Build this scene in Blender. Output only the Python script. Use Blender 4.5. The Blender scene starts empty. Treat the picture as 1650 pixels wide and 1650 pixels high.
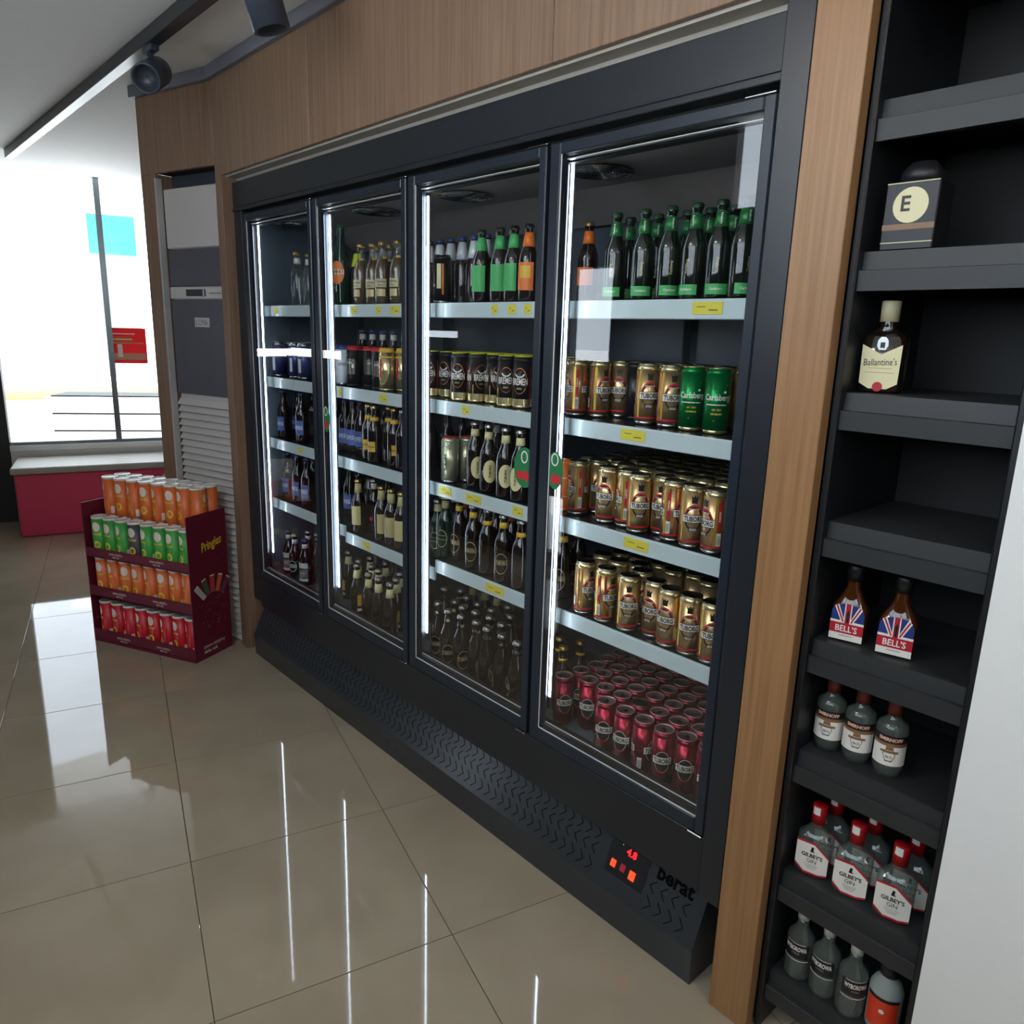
import bpy, math, random
from mathutils import Matrix, Vector
random.seed(7)
PI = math.pi
scene = bpy.context.scene
COL = scene.collection

# ------------------------------------------------------------------ camera
cam_data = bpy.data.cameras.new('camera')
cam_data.sensor_fit = 'HORIZONTAL'
cam_data.sensor_width = 36.0
cam_data.lens = 26.29
cam_data.clip_start = 0.02
cam_data.clip_end = 300
cam = bpy.data.objects.new('camera', cam_data)
COL.objects.link(cam)
Rw = ((0.6703, 0.7416, 0.0290), (0.1908, -0.1343, -0.9724), (-0.7172, 0.6573, -0.2315))
cam.matrix_world = Matrix(((Rw[0][0], -Rw[1][0], -Rw[2][0], 3.325),
                           (Rw[0][1], -Rw[1][1], -Rw[2][1], -1.4355),
                           (Rw[0][2], -Rw[1][2], -Rw[2][2], 1.5716),
                           (0, 0, 0, 1)))
scene.camera = cam

# ------------------------------------------------------------------ world, daylight, exposure
world = bpy.data.worlds.new('sky')
scene.world = world
world.use_nodes = True
wn = world.node_tree
wn.nodes['Background'].inputs['Color'].default_value = (0.78, 0.89, 1.0, 1)
wn.nodes['Background'].inputs['Strength'].default_value = 5.4
# the sun stands high behind the building: it lights the forecourt, not the room
sun_d = bpy.data.lights.new('sun', 'SUN')
sun_d.energy = 14
sun_d.angle = math.radians(.6)
sun_d.color = (1.0, .96, .90)
sun = bpy.data.objects.new('sun', sun_d)
COL.objects.link(sun)
sun.rotation_euler = Vector((-.42, -.55, -1.15)).to_track_quat('-Z', 'Y').to_euler()
vs = scene.view_settings
vs.view_transform = 'Standard'
vs.look = 'None'
vs.gamma = 1.0
vs.use_curve_mapping = False
vs.exposure = 0.0
cy = scene.cycles
cy.use_denoising = True
cy.max_bounces = 10
cy.transparent_max_bounces = 24
cy.transmission_bounces = 8
cy.glossy_bounces = 6
cy.diffuse_bounces = 4
cy.sample_clamp_indirect = 6.0
cy.caustics_reflective = False
cy.caustics_refractive = False


def area(name, loc, direction, sx, sy, power, color=(1, 1, 1), portal=False, spread=None):
    l = bpy.data.lights.new(name, 'AREA')
    l.shape = 'RECTANGLE'
    l.size, l.size_y = sx, sy
    l.energy = power
    l.color = color
    if portal:
        l.cycles.is_portal = True
    if spread:
        l.spread = spread
    o = bpy.data.objects.new(name, l)
    COL.objects.link(o)
    o.location = loc
    o.rotation_euler = Vector(direction).to_track_quat('-Z', 'Y').to_euler()
    return o


WA = math.radians(75.6)                      # the storefront on the left runs along this heading
WP = (-3.4, 0.3)
# portals: daylight enters through the left window and an unseen one
area('window_portal', (WP[0] + .1 * math.cos(WA) + .08, WP[1] + .1 * math.sin(WA), 1.64), (1, -.257, 0), 2.9, 2.05, 1, portal=True)
area('window_portal', (2.75, -2.13, 2.05), (0, 1, 0), 2.7, .9, 1, portal=True)
# two unseen area lights added under the ceiling to fill the room
area('room_fill_light', (1.9, -1.75, 2.62), (0, 0, -1), 0.6, 0.3, 11, (1.0, .93, .84))
area('room_fill_light', (4.2, -1.0, 2.62), (0, 0, -1), 0.6, 0.6, 8, (1.0, .90, .78))


# ------------------------------------------------------------------ helpers
def lin(c):
    def f(v):
        v /= 255.0
        return v / 12.92 if v <= .04045 else ((v + .055) / 1.055) ** 2.4
    return (f(c[0]), f(c[1]), f(c[2]), 1)


_M = {}


def mat(name, rgb, rough=.5, metal=0.0, var=.06, scale=30, coat=0.0, bump=0.0, emit=0.0, spec=.5):
    if name in _M:
        return _M[name]
    m = bpy.data.materials.new(name)
    m.use_nodes = True
    nt = m.node_tree
    b = nt.nodes['Principled BSDF']
    c = lin(rgb)
    b.inputs['Roughness'].default_value = rough
    b.inputs['Metallic'].default_value = metal
    b.inputs['Specular IOR Level'].default_value = spec
    b.inputs['Coat Weight'].default_value = coat
    b.inputs['Coat Roughness'].default_value = .05
    if var > 0:
        tc = nt.nodes.new('ShaderNodeTexCoord')
        nz = nt.nodes.new('ShaderNodeTexNoise')
        nz.inputs['Scale'].default_value = scale
        nz.inputs['Detail'].default_value = 2
        nt.links.new(tc.outputs['Object'], nz.inputs['Vector'])
        mx = nt.nodes.new('ShaderNodeMix')
        mx.data_type = 'RGBA'
        mx.inputs[6].default_value = tuple(v * (1 - var) for v in c[:3]) + (1,)
        mx.inputs[7].default_value = tuple(min(1, v * (1 + var)) for v in c[:3]) + (1,)
        nt.links.new(nz.outputs['Fac'], mx.inputs[0])
        nt.links.new(mx.outputs[2], b.inputs['Base Color'])
        if bump:
            bp = nt.nodes.new('ShaderNodeBump')
            bp.inputs['Strength'].default_value = bump
            bp.inputs['Distance'].default_value = .002
            nt.links.new(nz.outputs['Fac'], bp.inputs['Height'])
            nt.links.new(bp.outputs['Normal'], b.inputs['Normal'])
    else:
        b.inputs['Base Color'].default_value = c
    if emit:
        b.inputs['Emission Color'].default_value = c
        b.inputs['Emission Strength'].default_value = emit
    _M[name] = m
    return m


def wood(name, a, b_, rough=.42, rotate=False):
    m = bpy.data.materials.new(name)
    m.use_nodes = True
    nt = m.node_tree
    b = nt.nodes['Principled BSDF']
    b.inputs['Roughness'].default_value = rough
    tc = nt.nodes.new('ShaderNodeTexCoord')
    mp = nt.nodes.new('ShaderNodeMapping')
    mp.inputs['Scale'].default_value = (60, 60, 1.6)
    nt.links.new(tc.outputs['Object'], mp.inputs['Vector'])
    nz = nt.nodes.new('ShaderNodeTexNoise')
    nz.inputs['Scale'].default_value = 1.6
    nz.inputs['Detail'].default_value = 6
    nz.inputs['Roughness'].default_value = .62
    nt.links.new(mp.outputs[0], nz.inputs['Vector'])
    cr = nt.nodes.new('ShaderNodeValToRGB')
    cr.color_ramp.elements[0].position = .32
    cr.color_ramp.elements[0].color = lin(a)
    cr.color_ramp.elements[1].position = .70
    cr.color_ramp.elements[1].color = lin(b_)
    nt.links.new(nz.outputs['Fac'], cr.inputs[0])
    nt.links.new(cr.outputs[0], b.inputs['Base Color'])
    bp = nt.nodes.new('ShaderNodeBump')
    bp.inputs['Strength'].default_value = .12
    bp.inputs['Distance'].default_value = .001
    nt.links.new(nz.outputs['Fac'], bp.inputs['Height'])
    nt.links.new(bp.outputs['Normal'], b.inputs['Normal'])
    return m


def pane_material(name, tint=(1, 1, 1, 1), ior=1.5, gain=1.0):
    """thin clear glazing: passes light straight through, mirrors by Fresnel"""
    m = bpy.data.materials.new(name)
    m.use_nodes = True
    nt = m.node_tree
    for n in list(nt.nodes):
        nt.nodes.remove(n)
    out = nt.nodes.new('ShaderNodeOutputMaterial')
    mix = nt.nodes.new('ShaderNodeMixShader')
    tr = nt.nodes.new('ShaderNodeBsdfTransparent')
    tr.inputs[0].default_value = tint
    gl = nt.nodes.new('ShaderNodeBsdfGlossy')
    gl.inputs['Roughness'].default_value = 0.0
    gl.inputs['Color'].default_value = (1, 1, 1, 1)
    fr = nt.nodes.new('ShaderNodeFresnel')
    ge = nt.nodes.new('ShaderNodeNewGeometry')     # the Fresnel node flips its index on back faces: undo that
    mr = nt.nodes.new('ShaderNodeMapRange')
    mr.inputs['To Min'].default_value = ior
    mr.inputs['To Max'].default_value = 1 / ior
    nt.links.new(ge.outputs['Backfacing'], mr.inputs['Value'])
    nt.links.new(mr.outputs[0], fr.inputs['IOR'])
    mt = nt.nodes.new('ShaderNodeMath')
    mt.operation = 'MULTIPLY'
    mt.use_clamp = True
    mt.inputs[1].default_value = gain
    nt.links.new(fr.outputs[0], mt.inputs[0])
    nt.links.new(mt.outputs[0], mix.inputs[0])
    nt.links.new(tr.outputs[0], mix.inputs[1])
    nt.links.new(gl.outputs[0], mix.inputs[2])
    nt.links.new(mix.outputs[0], out.inputs[0])
    return m


def shell_glass(name, rgb, tint, body=.35):
    """bottle glass: a share of pale body colour over clear, Fresnel-mirroring glazing"""
    m = pane_material(name, tint)
    nt = m.node_tree
    out = next(n for n in nt.nodes if n.type == 'OUTPUT_MATERIAL')
    mix = out.inputs[0].links[0].from_node
    df = nt.nodes.new('ShaderNodeBsdfDiffuse')
    df.inputs['Color'].default_value = lin(rgb)
    m2 = nt.nodes.new('ShaderNodeMixShader')
    m2.inputs[0].default_value = body
    tr = mix.inputs[1].links[0].from_node
    nt.links.new(tr.outputs[0], m2.inputs[1])
    nt.links.new(df.outputs[0], m2.inputs[2])
    nt.links.new(m2.outputs[0], mix.inputs[1])
    return m


def clear_glass(name, rgb, rough=.02, ior=1.33):
    m = bpy.data.materials.new(name)
    m.use_nodes = True
    b = m.node_tree.nodes['Principled BSDF']
    b.inputs['Base Color'].default_value = lin(rgb)
    b.inputs['Transmission Weight'].default_value = 1.0
    b.inputs['Roughness'].default_value = rough
    b.inputs['IOR'].default_value = ior
    return m


_text_cache = {}


def text_tris(body, bold=.0):
    """unit-height text as (verts2d, faces, width), from Blender's built-in font"""
    key = (body, bold)
    if key not in _text_cache:
        c = bpy.data.curves.new('lettering', 'FONT')
        c.body = body
        c.size = 1.0
        c.resolution_u = 2
        c.offset = bold
        o = bpy.data.objects.new('lettering', c)
        m = o.to_mesh()
        vs_ = [(v.co.x, v.co.y) for v in m.vertices]
        fs = [tuple(p.vertices) for p in m.polygons]
        o.to_mesh_clear()
        bpy.data.objects.remove(o)
        bpy.data.curves.remove(c)
        x0 = min(v[0] for v in vs_)
        x1 = max(v[0] for v in vs_)
        y0 = min(v[1] for v in vs_)
        y1 = max(v[1] for v in vs_)
        _text_cache[key] = ([(v[0] - (x0 + x1) / 2, v[1] - (y0 + y1) / 2) for v in vs_], fs, x1 - x0, y1 - y0)
    return _text_cache[key]


class MB:
    def __init__(s):
        s.v, s.f, s.m, s.sm, s.mats = [], [], [], [], []

    def mi(s, m):
        if m not in s.mats:
            s.mats.append(m)
        return s.mats.index(m)

    def add(s, vs_, fs, m, smooth=False):
        o = len(s.v)
        k = s.mi(m)
        s.v += [tuple(v) for v in vs_]
        for f in fs:
            s.f.append(tuple(i + o for i in f))
            s.m.append(k)
            s.sm.append(smooth)
        return s

    def box(s, x0, x1, y0, y1, z0, z1, m, T=None):
        vs_ = [(x, y, z) for x in (x0, x1) for y in (y0, y1) for z in (z0, z1)]
        if T:
            vs_ = [T(*v) for v in vs_]
        return s.add(vs_, [(0, 1, 3, 2), (4, 6, 7, 5), (0, 4, 5, 1), (2, 3, 7, 6), (0, 2, 6, 4), (1, 5, 7, 3)], m)

    def bbox(s, x0, x1, y0, y1, z0, z1, m, b=.003, T=None):
        """box with chamfered edges"""
        b = min(b, abs(x1 - x0) / 3, abs(y1 - y0) / 3, abs(z1 - z0) / 3)
        X, Y, Z = (x0, x1), (y0, y1), (z0, z1)
        sg = (1, -1)
        vs_, idx = [], {}
        for i in (0, 1):
            for j in (0, 1):
                for k in (0, 1):
                    for ax in range(3):
                        p = [X[i] + sg[i] * b, Y[j] + sg[j] * b, Z[k] + sg[k] * b]
                        p[ax] = (X, Y, Z)[ax][(i, j, k)[ax]]
                        idx[(i, j, k, ax)] = len(vs_)
                        vs_.append(tuple(p))
        fs = []
        for ax in range(3):
            o1, o2 = [a for a in range(3) if a != ax]
            for e in (0, 1):
                q = []
                for (p1, p2) in ((0, 0), (1, 0), (1, 1), (0, 1)):
                    t = [0, 0, 0]
                    t[ax], t[o1], t[o2] = e, p1, p2
                    q.append(idx[(t[0], t[1], t[2], ax)])
                fs.append(tuple(q))
                for e2 in (0, 1):
                    pass
        for ax in range(3):             # edges parallel to ax
            o1, o2 = [a for a in range(3) if a != ax]
            for e1 in (0, 1):
                for e2 in (0, 1):
                    a = [0, 0, 0]
                    a[o1], a[o2] = e1, e2
                    c = list(a)
                    c[ax] = 1
                    fs.append((idx[(*a, o1)], idx[(*c, o1)], idx[(*c, o2)], idx[(*a, o2)]))
        for i in (0, 1):
            for j in (0, 1):
                for k in (0, 1):
                    fs.append((idx[(i, j, k, 0)], idx[(i, j, k, 1)], idx[(i, j, k, 2)]))
        if T:
            vs_ = [T(*v) for v in vs_]
        return s.add(vs_, fs, m)

    def lathe(s, prof, m, seg=20, cx=0, cy=0, smooth=True, sx=1.0, sy=1.0, pw=None):
        """prof: [(r, z)...]; pw: superellipse power for squarish bottles"""
        vs_, fs = [], []
        for (r, z) in prof:
            for i in range(seg):
                a = 2 * PI * i / seg
                c, d = math.cos(a), math.sin(a)
                k = 1.0
                if pw and r * max(sx, sy) > .016:
                    k = (abs(c) ** pw + abs(d) ** pw) ** (-1 / pw)
                vs_.append((cx + r * c * k * sx, cy + r * d * k * sy, z))
        n = len(prof)
        for j in range(n - 1):
            for i in range(seg):
                a, b = j * seg + i, j * seg + (i + 1) % seg
                fs.append((a, b, b + seg, a + seg))
        if prof[0][0] > 1e-5:
            fs.append(tuple(reversed(range(seg))))
        if prof[-1][0] > 1e-5:
            fs.append(tuple(range((n - 1) * seg, n * seg)))
        return s.add(vs_, fs, m, smooth)

    # flat print wrapped round a cylinder of radius r; angle 0 faces -Y
    def wrap(s, r, a, z):
        return (r * math.sin(a), -r * math.cos(a), z)

    def patch(s, r, a0, a1, z0, z1, m, n=None, r1=None):
        n = n or max(2, int(abs(a1 - a0) / .3) + 1)
        r1 = r if r1 is None else r1
        vs_, fs = [], []
        for i in range(n + 1):
            a = a0 + (a1 - a0) * i / n
            vs_ += [s.wrap(r, a, z0), s.wrap(r1, a, z1)]
        for i in range(n):
            fs.append((2 * i, 2 * i + 2, 2 * i + 3, 2 * i + 1))
        return s.add(vs_, fs, m, True)

    def disc(s, r, ac, zc, ra, rz, m, inner=0, n=20, a_from=0, a_to=2 * PI):
        vs_, fs = [], []
        k = 1 if inner > .5 else 4          # rings, so that a wide disc follows the curve
        for i in range(n + 1):
            t = a_from + (a_to - a_from) * i / n
            for j in range(k + 1):
                q = inner + (1 - inner) * (1 - j / k)
                vs_.append(s.wrap(r, ac + q * ra * math.cos(t) / r, zc + q * rz * math.sin(t)))
        for i in range(n):
            for j in range(k):
                a = i * (k + 1) + j
                fs.append((a + 1, a, a + k + 1, a + k + 2))
        return s.add(vs_, fs, m, True)

    def poly_w(s, r, ac, pts, m):
        return s.add([s.wrap(r, ac + x / r, z) for x, z in pts], [tuple(range(len(pts)))], m)

    def text_w(s, body, r, ac, zc, h, m, bold=.02, maxw=None, vertical=False):
        vs_, fs, w, hh = text_tris(body, bold)
        k = h / max(hh, 1e-6)
        kx = k
        if maxw and w * k > maxw:
            kx = maxw / w
        out = []
        for (x, y) in vs_:
            X, Y = x * kx, y * k
            if vertical:
                X, Y = -Y, X
            out.append(s.wrap(r, ac + X / r, zc + Y))
        return s.add(out, fs, m)

    def text(s, body, h, m, T, bold=.02, maxw=None):
        """flat text; T maps (x, y) -> point"""
        vs_, fs, w, hh = text_tris(body, bold)
        k = h / max(hh, 1e-6)
        kx = min(k, maxw / w) if maxw else k
        return s.add([T(x * kx, y * k) for x, y in vs_], fs, m)

    def tube(s, pts, r, m, seg=8):
        vs_, fs = [], []
        P = [Vector(p) for p in pts]
        for i, p in enumerate(P):
            d = (P[min(i + 1, len(P) - 1)] - P[max(i - 1, 0)]).normalized()
            u = d.cross(Vector((0, 0, 1)))
            if u.length < .01:
                u = d.cross(Vector((1, 0, 0)))
            u.normalize()
            w = d.cross(u)
            for k in range(seg):
                a = 2 * PI * k / seg
                vs_.append(tuple(p + r * (math.cos(a) * u + math.sin(a) * w)))
        for i in range(len(P) - 1):
            for k in range(seg):
                a, b = i * seg + k, i * seg + (k + 1) % seg
                fs.append((a, b, b + seg, a + seg))
        fs.append(tuple(reversed(range(seg))))
        fs.append(tuple(range((len(P) - 1) * seg, len(P) * seg)))
        return s.add(vs_, fs, m, True)

    def prism(s, pts, x0, x1, m):
        """polygon in (y, z) extruded along x"""
        n = len(pts)
        vs_ = [(x0, y, z) for y, z in pts] + [(x1, y, z) for y, z in pts]
        fs = [tuple(range(n)), tuple(reversed(range(n, 2 * n)))]
        fs += [(i, i + n, (i + 1) % n + n, (i + 1) % n) for i in range(n)]
        return s.add(vs_, fs, m)

    def mesh(s, name):
        me = bpy.data.meshes.new(name)
        me.from_pydata(s.v, [], s.f)
        for m in s.mats:
            me.materials.append(m)
        me.polygons.foreach_set('material_index', s.m)
        me.polygons.foreach_set('use_smooth', s.sm)
        me.update()
        return me

    def build(s, name, parent=None, loc=None, **props):
        o = bpy.data.objects.new(name, s.mesh(name))
        COL.objects.link(o)
        if parent:
            o.parent = parent
        if loc:
            o.location = loc
        for k, v in props.items():
            o[k] = v
        return o


def fix_normals(me):
    import bmesh
    bm = bmesh.new()
    bm.from_mesh(me)
    bmesh.ops.recalc_face_normals(bm, faces=bm.faces)
    bm.to_mesh(me)
    bm.free()


def thing(name, label, cat, loc=(0, 0, 0), rz=0, group=None):
    o = bpy.data.objects.new(name, None)
    o.empty_display_size = .05
    COL.objects.link(o)
    o.location = loc
    o.rotation_euler = (0, 0, rz)
    o['label'] = label
    o['category'] = cat
    if group:
        o['group'] = group
    return o


def tag(o, label, cat, group=None):
    o['label'] = label
    o['category'] = cat
    if group:
        o['group'] = group
    return o


def structure(name, mb, label=None, **kw):
    o = mb.build(name, **kw)
    o['kind'] = 'structure'
    if label:
        o['label'] = label
    return o


# ------------------------------------------------------------------ materials
M_wood = wood('oak_veneer_hazed', (122, 96, 76), (150, 122, 100))  # haze over the fascia is put into this duller veneer colour
M_wood_r = wood('oak_veneer_light', (138, 100, 64), (162, 122, 82))
M_wood_dark = wood('oak_veneer_edge', (74, 50, 30), (96, 66, 42))
M_black = mat('black_powder_coat', (35, 38, 43), .32, var=.05, scale=60)
M_black2 = mat('black_inner_metal', (24, 26, 29), .42)
M_mull = mat('mullion_grey', (70, 80, 92), .35)
M_void = mat('black_matt', (12, 12, 13), .6)
M_uprt = mat('shelf_upright_grey', (86, 92, 98), .4)
M_interior = mat('graphite_liner', (84, 96, 106), .28, var=.05)
M_deck = mat('shelf_deck_black', (44, 46, 48), .22, metal=.3)
M_rail = mat('price_rail_plastic', (196, 214, 216), .30, var=.03, coat=.3)
M_tag = mat('price_tag_yellow', (220, 210, 72), .55)
M_tagink = mat('price_tag_ink', (120, 108, 40), .6)
M_steel = mat('brushed_steel', (176, 178, 178), .25, metal=1.0)
M_bright = mat('bright_glazing_bead', (206, 210, 212), .3, var=.02)
M_seal = mat('grey_glazing_bead', (150, 160, 166), .25, metal=.8)
M_ceiling = mat('ceiling_plaster', (232, 232, 230), .8, var=.02, scale=8)
M_wall = mat('wall_plaster', (196, 192, 184), .75, var=.03, scale=6)
M_white = mat('white_paint', (232, 232, 230), .5, var=.02)
M_darkwall = mat('dark_storefront_panel', (44, 44, 46), .6)
M_grout = mat('dark_grout', (70, 62, 54), .8)
M_bead = mat('pale_reveal_board', (176, 170, 160), .5)
M_led = mat('led_strip_lit', (225, 240, 255), .4, var=0, emit=26.0)
M_ledcase = mat('led_holder_dark', (30, 35, 44), .6)
M_pane = pane_material('door_glass')
M_winpane = pane_material('window_glass')

# ------------------------------------------------------------------ the room
FRONT_Y, BACK_Y, CEIL = -2.13, 0.75, 2.64
TA = math.radians(-14.6)
TS = 0.5976
T0 = (1.416, -0.237)
tex, tey = (math.cos(TA), math.sin(TA)), (-math.sin(TA), math.cos(TA))


def tile_material():
    m = bpy.data.materials.new('polished_porcelain')
    m.use_nodes = True
    nt = m.node_tree
    b = nt.nodes['Principled BSDF']
    b.inputs['Roughness'].default_value = .035
    b.inputs['IOR'].default_value = 1.5
    tc = nt.nodes.new('ShaderNodeTexCoord')
    oi = nt.nodes.new('ShaderNodeObjectInfo')
    nz = nt.nodes.new('ShaderNodeTexNoise')
    nz.inputs['Scale'].default_value = 3.0
    nz.inputs['Detail'].default_value = 5
    ad = nt.nodes.new('ShaderNodeVectorMath')
    nt.links.new(tc.outputs['Object'], ad.inputs[0])
    nt.links.new(oi.outputs['Location'], ad.inputs[1])
    nt.links.new(ad.outputs[0], nz.inputs['Vector'])
    cr = nt.nodes.new('ShaderNodeValToRGB')
    cr.color_ramp.elements[0].position = .3
    cr.color_ramp.elements[0].color = lin((154, 142, 122))
    cr.color_ramp.elements[1].position = .7
    cr.color_ramp.elements[1].color = lin((168, 156, 136))
    nt.links.new(nz.outputs['Fac'], cr.inputs[0])
    nt.links.new(cr.outputs[0], b.inputs['Base Color'])
    return m


M_tile = tile_material()
fl = MB().box(-4.4, 4.6, FRONT_Y - .1, 1.2, -.08, -.0016, M_grout)
floor = structure('floor', fl)
g = .0012
tm = MB()
h = TS / 2 - g
tm.v = [(-h, -h, -.0016), (h, -h, -.0016), (h, h, -.0016), (-h, h, -.0016),
        (-h, -h, -.0004), (h, -h, -.0004), (h, h, -.0004), (-h, h, -.0004),
        (-h + .001, -h + .001, 0), (h - .001, -h + .001, 0), (h - .001, h - .001, 0), (-h + .001, h - .001, 0)]
tm.f = [(8, 9, 10, 11)] + [(i, (i + 1) % 4, 4 + (i + 1) % 4, 4 + i) for i in range(4)] + \
       [(4 + i, 4 + (i + 1) % 4, 8 + (i + 1) % 4, 8 + i) for i in range(4)]
tm.mi(M_tile)
tm.m = [0] * 9
tm.sm = [False] * 9
tile_mesh = tm.mesh('tile')
for i in range(-11, 8):
    for j in range(-6, 6):
        cx = T0[0] + (i + .5) * TS * tex[0] + (j + .5) * TS * tey[0]
        cy_ = T0[1] + (i + .5) * TS * tex[1] + (j + .5) * TS * tey[1]
        if -4.35 < cx < 4.5 and FRONT_Y - .25 < cy_ < .95:
            if cy_ > .45 and cx > -.5:
                continue
            o = bpy.data.objects.new('tile', tile_mesh)
            COL.objects.link(o)
            o.parent = floor
            o.location = (cx, cy_, 0)
            o.rotation_euler = (0, 0, TA)

structure('ceiling', MB().box(-4.4, 4.6, FRONT_Y - .1, BACK_Y + .1, CEIL, CEIL + .08, M_ceiling))
structure('wall_back', MB().box(-3.4, 4.6, BACK_Y, BACK_Y + .08, 0, CEIL, M_wall))
structure('wall_right', MB().box(4.5, 4.6, FRONT_Y, BACK_Y, 0, CEIL, M_wall))

# unseen storefront behind the camera: dark panels, gaps cut to shape door-glass reflections
wf = MB()


def front(x0, x1, z0, z1):
    wf.box(x0, x1, FRONT_Y - .06, FRONT_Y, z0, z1, M_darkwall)


front(-4.12, -3.0, 0, 1.29); front(-4.12, -3.0, 1.37, CEIL)
front(-3.0, -1.76, 0, CEIL)
front(-1.76, -1.25, 0, 1.53); front(-1.76, -1.25, 1.58, CEIL)
front(-1.25, -.42, 0, CEIL)
front(-.42, -.08, 0, .10); front(-.42, -.08, .50, CEIL)
front(-.08, .25, 0, 1.42); front(-.08, .25, 1.98, CEIL)
front(.25, 1.02, 0, CEIL)
front(1.02, 1.4, 0, 2.23)
front(1.4, 4.1, 2.50, 2.52); front(1.4, 4.1, 0, 1.6)
front(4.1, 4.6, 0, CEIL)
structure('wall_front', wf)
w = MB()  # unseen window behind the camera, placed and sized to light the room
for x in (1.40, 2.3, 3.2, 4.08):
    w.bbox(x, x + .04, FRONT_Y - .05, FRONT_Y + .01, 1.6, 2.50, M_black)
w.box(1.40, 4.1, FRONT_Y - .05, FRONT_Y + .01, 1.60, 1.64, M_black)
wo = structure('window_unseen', w)
MB().box(1.42, 4.08, FRONT_Y - .03, FRONT_Y - .022, 1.6, 2.50, M_winpane).build('window_pane', wo)

# storefront on the left, running along heading WA
wc, wsn = math.cos(WA), math.sin(WA)


def WT(t, d, z):      # t along the storefront, d outwards
    return (WP[0] + t * wc - d * wsn, WP[1] + t * wsn + d * wc, z)


sf = MB()
sf.box(-.76, .75, 0, .10, 0, .565, M_white, T=WT)
sf.box(.62, .80, 0, .12, 0, CEIL, M_white, T=WT)
sf.box(-2.1, -.76, 0, .12, 0, CEIL, M_darkwall, T=WT)
sf.box(-2.52, -2.1, 0, .12, 0, 1.28, M_darkwall, T=WT)  # unseen slit left open above, for the pale band mirrored in the first door
sf.box(-2.52, -2.1, 0, .12, 1.36, CEIL, M_darkwall, T=WT)
structure('wall_left', sf)
w1 = MB()
w1.bbox(-.76, .62, -.03, .06, .565, .61, M_white, T=WT)
w1.bbox(-.76, .62, -.01, .06, .61, .636, M_seal, T=WT)
w1.bbox(-.02, .022, -.02, .05, .636, CEIL, M_seal, T=WT)
win1 = structure('window_1', w1)
MB().box(-.76, .62, .02, .028, .636, CEIL, M_winpane, T=WT).build('window_pane', win1)

# outdoors beyond the glass
M_asph = mat('pale_concrete', (232, 234, 236), .9, scale=2)  # whitened to bounce more daylight up to the ceiling
M_lawn = mat('lawn_green', (120, 150, 60), .95, var=.25, scale=6)
gr = structure('ground', MB().box(-90, 60, -70, 70, -.20, -.12, M_asph))
dirx, diry = -.966, .259
o = MB().box(-5, 9, -1.0, 1.0, -.12, -.085, M_lawn)
lawn = o.build('lawn', loc=(3.325 + dirx * 20.3, -1.4355 + diry * 20.3, 0))
lawn.rotation_euler = (0, 0, math.radians(75))
lawn['kind'] = 'structure'
M_teal = mat('teal_fascia', (40, 120, 130), .7)
M_gconc = mat('grey_render', (120, 122, 122), .8)
kb = thing('roadside_kiosk', 'distant grey kiosk with a teal top band outside the window', 'building', (-23.75, 5.85, -.12), math.radians(-15))
MB().box(-.8, .8, -.60, .66, 0, 3.72, M_gconc).build('wall', kb)
MB().bbox(-.82, .82, -.62, .68, 3.72, 4.86, M_teal).build('roof_band', kb)
# slatted crates stacked on the forecourt
M_crate = mat('white_crate', (225, 222, 220), .6)
cs = thing('slatted_crate', 'white slatted crate standing outdoors beyond the left window', 'crate', (-5.1, .72, -.12), math.radians(60))
for k in range(4):
    MB().bbox(-.55, .55, -.25, .25, .30 + .17 * k, .455 + .17 * k, M_crate, b=.01).build('slat', cs)
MB().box(-.5, .5, -.22, .22, 0, .98, M_void).build('core', cs)

# poster on the left window and the red panel under it
M_pred = mat('poster_red', (214, 52, 60), .5, var=.02)
M_por = mat('poster_orange', (230, 120, 50), .5, var=.02)
M_pwhite = mat('print_white', (236, 232, 226), .5, var=0)
M_pbeige = mat('print_beige', (214, 180, 150), .5, var=.1)
for m_ in (M_pred, M_por, M_pbeige):          # thin paper on glass, lit from behind by the daylight
    nt = m_.node_tree
    pb = nt.nodes['Principled BSDF']
    tl = nt.nodes.new('ShaderNodeBsdfTranslucent')
    tl.inputs[0].default_value = pb.inputs['Base Color'].default_value if not pb.inputs['Base Color'].links else lin({M_pred: (214, 52, 60), M_por: (230, 120, 50), M_pbeige: (214, 180, 150)}[m_])
    ms = nt.nodes.new('ShaderNodeMixShader')
    ms.inputs[0].default_value = .35
    nt.links.new(pb.outputs[0], ms.inputs[1])
    nt.links.new(tl.outputs[0], ms.inputs[2])
    nt.links.new(ms.outputs[0], nt.nodes['Material Output'].inputs[0])
p = MB()
p.box(-.02, .262, -.012, -.009, 1.25, 1.528, M_pred, T=WT)
p.box(.0, .16, -.0125, -.012, 1.41, 1.46, M_por, T=WT)
p.box(.0, .18, -.0127, -.012, 1.478, 1.486, M_pwhite, T=WT)
p.box(.0, .16, -.0127, -.012, 1.435, 1.443, M_pwhite, T=WT)
p.box(.0, .24, -.0127, -.012, 1.405, 1.414, M_pbeige, T=WT)
p.box(.0, .25, -.0127, -.012, 1.275, 1.33, M_pbeige, T=WT)
p.box(.05, .085, -.013, -.0127, 1.30, 1.40, M_pwhite, T=WT)
tag(p.build('window_poster'), 'small red promotional poster stuck on the left storefront window', 'poster')
M_pink = mat('crimson_panel', (226, 66, 104), .45, var=.03)  # flare haze is put into this brightened crimson
fz = MB()
fz.bbox(-.70, .38, -.55, -.05, .0, .47, M_pink, b=.01, T=WT)
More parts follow.
